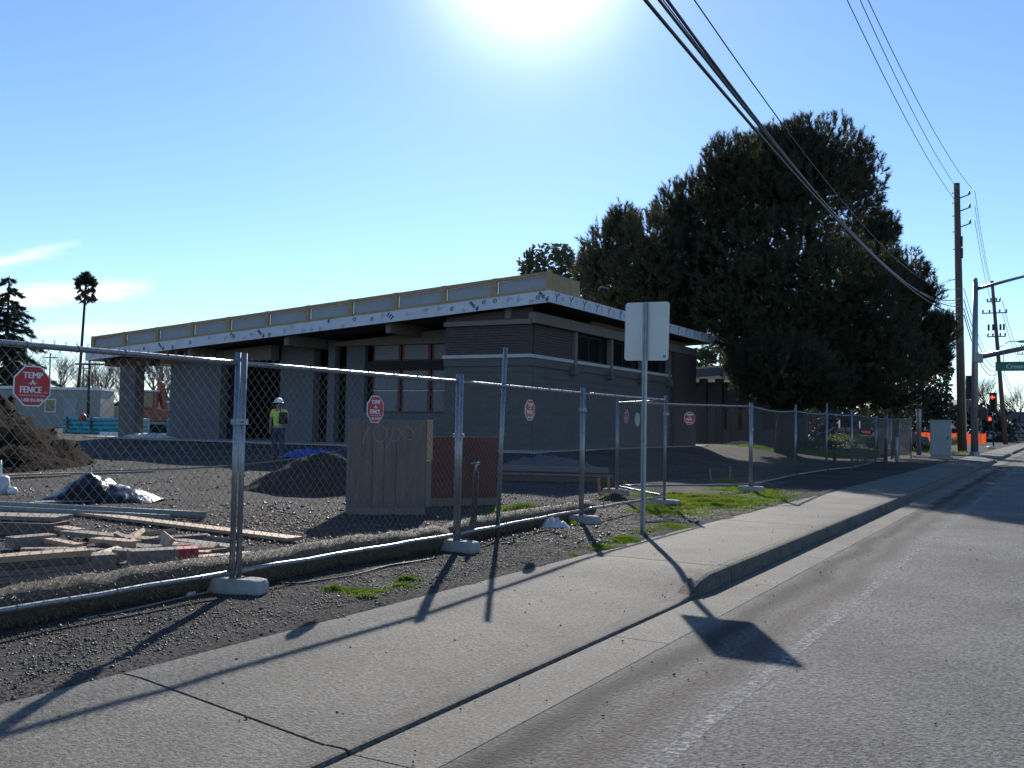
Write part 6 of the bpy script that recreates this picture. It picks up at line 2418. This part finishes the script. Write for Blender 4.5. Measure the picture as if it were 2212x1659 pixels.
# signal control cabinet
f = Frame(W(53.4, 5.2, 0.15), R(4))
root = empty('control_cabinet', f.p, 'pale grey metal control cabinet beside the pavement', 'cabinet')
f.part(root, 'body', CABG, -0.55, 0.42, -0.4, 0.4, 0.12, 1.9, bevel=0.015)
f.part(root, 'plinth', SLAB, -0.62, 0.5, -0.48, 0.48, 0.0, 0.115)
d_ = f.part(root, 'door', CABG, -0.5, 0.38, -0.425, -0.402, 0.18, 1.82, bevel=0.006); f.part(d_, 'handle', DARK, 0.25, 0.29, -0.46, -0.427, 0.95, 1.15)
f.part(root, 'roof', CABG, -0.58, 0.45, -0.44, 0.43, 1.901, 1.95, bevel=0.008)
# fabric screened gate and grey pole
f = Frame(W(52, 7.1, 0.13), YAW)
root = empty('screened_gate', f.p, 'fence gate covered in brown fabric left of the cabinet', 'gate')
f.part(root, 'screen', SCREEN, -0.95, 0.62, 0, 0.01, 0.15, 1.95)
for u in (-1.0, 0.66):
    q = MB(); q.tube([f.pt(u, 0, 0), f.pt(u, 0, 2.1)], 0.03, 8); q.build('post', GALV, root, auto=True)
q = MB(); q.tube([f.pt(-1, 0, 1.97), f.pt(0.66, 0, 1.97)], 0.025, 8); q.build('rail', GALV, root, auto=True)
pole(gp(1985, 56), 4.4, 0.13, 'thick grey round pole rising behind the fabric gate', 'pole', m=STEELP)
pole(W(45.8, 6.3, 0.13), 1.1, 0.07, 'short pale bollard in front of the fabric gate', 'bollard', m=CABG, name='bollard')


# ------------------------------------------------------------------ far right background
def net(x0, x1, d, z0, h, label):
    a, b_ = gp(x0, d, z0), gp(x1, d, z0)
    root = empty('safety_fence', a, label, 'safety fence', 'orange safety fencing')
    n = 10
    q = MB()
    vs, fs = [], []
    for i in range(n + 1):
        u = i / n
        p = a.lerp(b_, u) + F2 * (0.25 * noise.noise(Vector((u * 4, x0, 0))))
        sag = 0.14 * math.sin(PI * ((u * 3) % 1))
        vs += [p, p + Vector((0, 0, h - sag))]
    for i in range(n):
        fs.append((2 * i, 2 * i + 2, 2 * i + 3, 2 * i + 1))
    q.add(vs, fs)
    q.build('net', ORNET, root)
    for i in (0, 3, 7, 10):
        p = a.lerp(b_, i / n) - F2 * 0.06
        q = MB(); q.tube([p, p + Vector((0, 0, h + 0.15))], 0.03, 6); q.build('stake', RUST, root)


net(1816, 1848, 100, 0.5, 1.15, 'orange safety net seen past the pine trunk, leftmost')
net(1860, 1880, 102, 0.4, 1.1, 'orange safety net beyond the olive weed bush')
net(1976, 2012, 104, 0.3, 1.15, 'orange safety net seen through the fabric gate')
net(2046, 2075, 106, 0.2, 1.2, 'orange safety net between cabinet and timber pole')
net(2086, 2130, 108, 0.2, 1.2, 'orange safety net right of the timber pole')

f = Frame(gp(2036, 150), YAW)
root = empty('house', f.p, 'grey gabled house between the evergreen and the timber pole', 'house')
f.part(root, 'wall', HOUSEW, -1.5, 9, 0, 8, 0, 3.6)
q = MB(); q.prism([(-2.0, 3.6), (9.5, 3.6), (3.75, 6.4)], f.pt(0, -0.4, 0), f.u, Vector((0, 0, 1)), f.v * 8.8); q.build('roof', ROOFD, root)
w_ = f.part(root, 'window', WHITE, 0.3, 1.4, -0.06, 0, 1.2, 2.4); f.part(w_, 'pane', GLASSD, 0.4, 1.3, -0.08, -0.062, 1.3, 2.3)
f = Frame(gp(2140, 170), YAW)
root = empty('house', f.p, 'long low dark house behind the far corner signal', 'house')
f.part(root, 'wall', HOUSEW, -8, 12, 0, 8, 0, 3.0)
q = MB(); q.prism([(-8.6, 3.0), (12.6, 3.0), (9, 5.0), (-5, 5.0)], f.pt(0, -0.4, 0), f.u, Vector((0, 0, 1)), f.v * 8.8); q.build('roof', ROOFD, root)
for u in (-4, 1.5, 6):
    w_ = f.part(root, 'window', WHITE, u, u + 1.6, -0.06, 0, 1.0, 2.3); f.part(w_, 'pane', GLASSD, u + 0.12, u + 1.48, -0.08, -0.062, 1.12, 2.18)
f = Frame(gp(2190, 160), YAW)
root = empty('garden_fence', f.p, 'low dark rail fence before the far house', 'fence')
for u in range(-5, 6):
    f.part(root, 'post', RUST, u * 1.5 - 0.06, u * 1.5 + 0.06, 0, 0.1, 0, 1.5)
f.part(root, 'rail', RUST, -7.5, 7.5, -0.03, 0.0, 1.2, 1.4)
f.part(root, 'rail', RUST, -7.5, 7.5, -0.03, 0.0, 0.5, 0.7)


def car(p, ang, m, label, L=4.4):
    f = Frame(p, ang)
    root = empty('parked_car', p, label, 'car', 'parked cars')
    k = L / 4.4
    q = MB()
    prof = [(-2.2, 0.35), (-2.2, 0.75), (-2.05, 0.9), (-1.2, 0.98), (1.3, 0.98), (2.1, 0.88), (2.2, 0.6), (2.15, 0.35)]
    q.prism([(x_ * k, y_) for x_, y_ in prof], f.pt(0, -0.85, 0), f.u, Vector((0, 0, 1)), f.v * 1.7)
    q.build('body', m, root, bevel=0.05)
    q = MB(); q.prism([(x_ * k, y_) for x_, y_ in [(-1.3, 0.985), (-0.75, 1.46), (0.75, 1.48), (1.45, 0.985)]], f.pt(0, -0.74, 0), f.u, Vector((0, 0, 1)), f.v * 1.48); c_ = q.build('cabin', m, root, bevel=0.03)
    for sgn in (-0.746, 0.746):
        q = MB(); q.prism([(x_ * k, y_) for x_, y_ in [(-1.05, 1.03), (-0.65, 1.38), (-0.02, 1.39), (-0.02, 1.03)]], f.pt(0, sgn - 0.005, 0), f.u, Vector((0, 0, 1)), f.v * 0.01); q.build('window', GLASSD, c_)
        q = MB(); q.prism([(x_ * k, y_) for x_, y_ in [(0.05, 1.03), (0.05, 1.39), (0.68, 1.39), (1.15, 1.03)]], f.pt(0, sgn - 0.005, 0), f.u, Vector((0, 0, 1)), f.v * 0.01); q.build('window', GLASSD, c_)
    for u in (-1.35, 1.35):
        for v in (-0.86, 0.68):
            q = MB(); q.tube([f.pt(u * k, v, 0.33), f.pt(u * k, v + 0.18, 0.33)], 0.33, 16); w_ = q.build('wheel', TYRE, root, auto=True)
            q = MB(); q.tube([f.pt(u * k, v - 0.01, 0.33), f.pt(u * k, v + 0.19, 0.33)], 0.19, 12); q.build('rim', GALV, w_, auto=True)
    for v in (-0.6, 0.6):
        q = MB(); q.ell(f.pt(2.17 * k, v, 0.7), (0.06, 0.14, 0.08), 8, 6); q.build('headlight', WHITE, root, smooth=True)
    return root


car(gp(1932, 70, 0.2), YAW + R(8), CARG, 'silver grey car parked behind the bare shrub')
car(gp(1822, 85, 0.3), YAW - R(5), CARB, 'dark car parked left of the orange netting')
car(gp(2128, 135, 0.15), YAW + R(20), CARW, 'white car parked beyond the orange netting')
car(gp(2062, 140, 0.15), YAW, CARW, 'white car showing beside the timber pole, farther back', 4.8)
q = MB(); pb_ = W(88, 4.9, 0.15); q.ell(pb_ + Vector((0, 0, 0.12)), (0.35, 0.2, 0.14), 8, 6)
thing(q, 'litter_bag', WHITEPL, 'small white bag lying at the far pavement', 'bag', smooth=True)
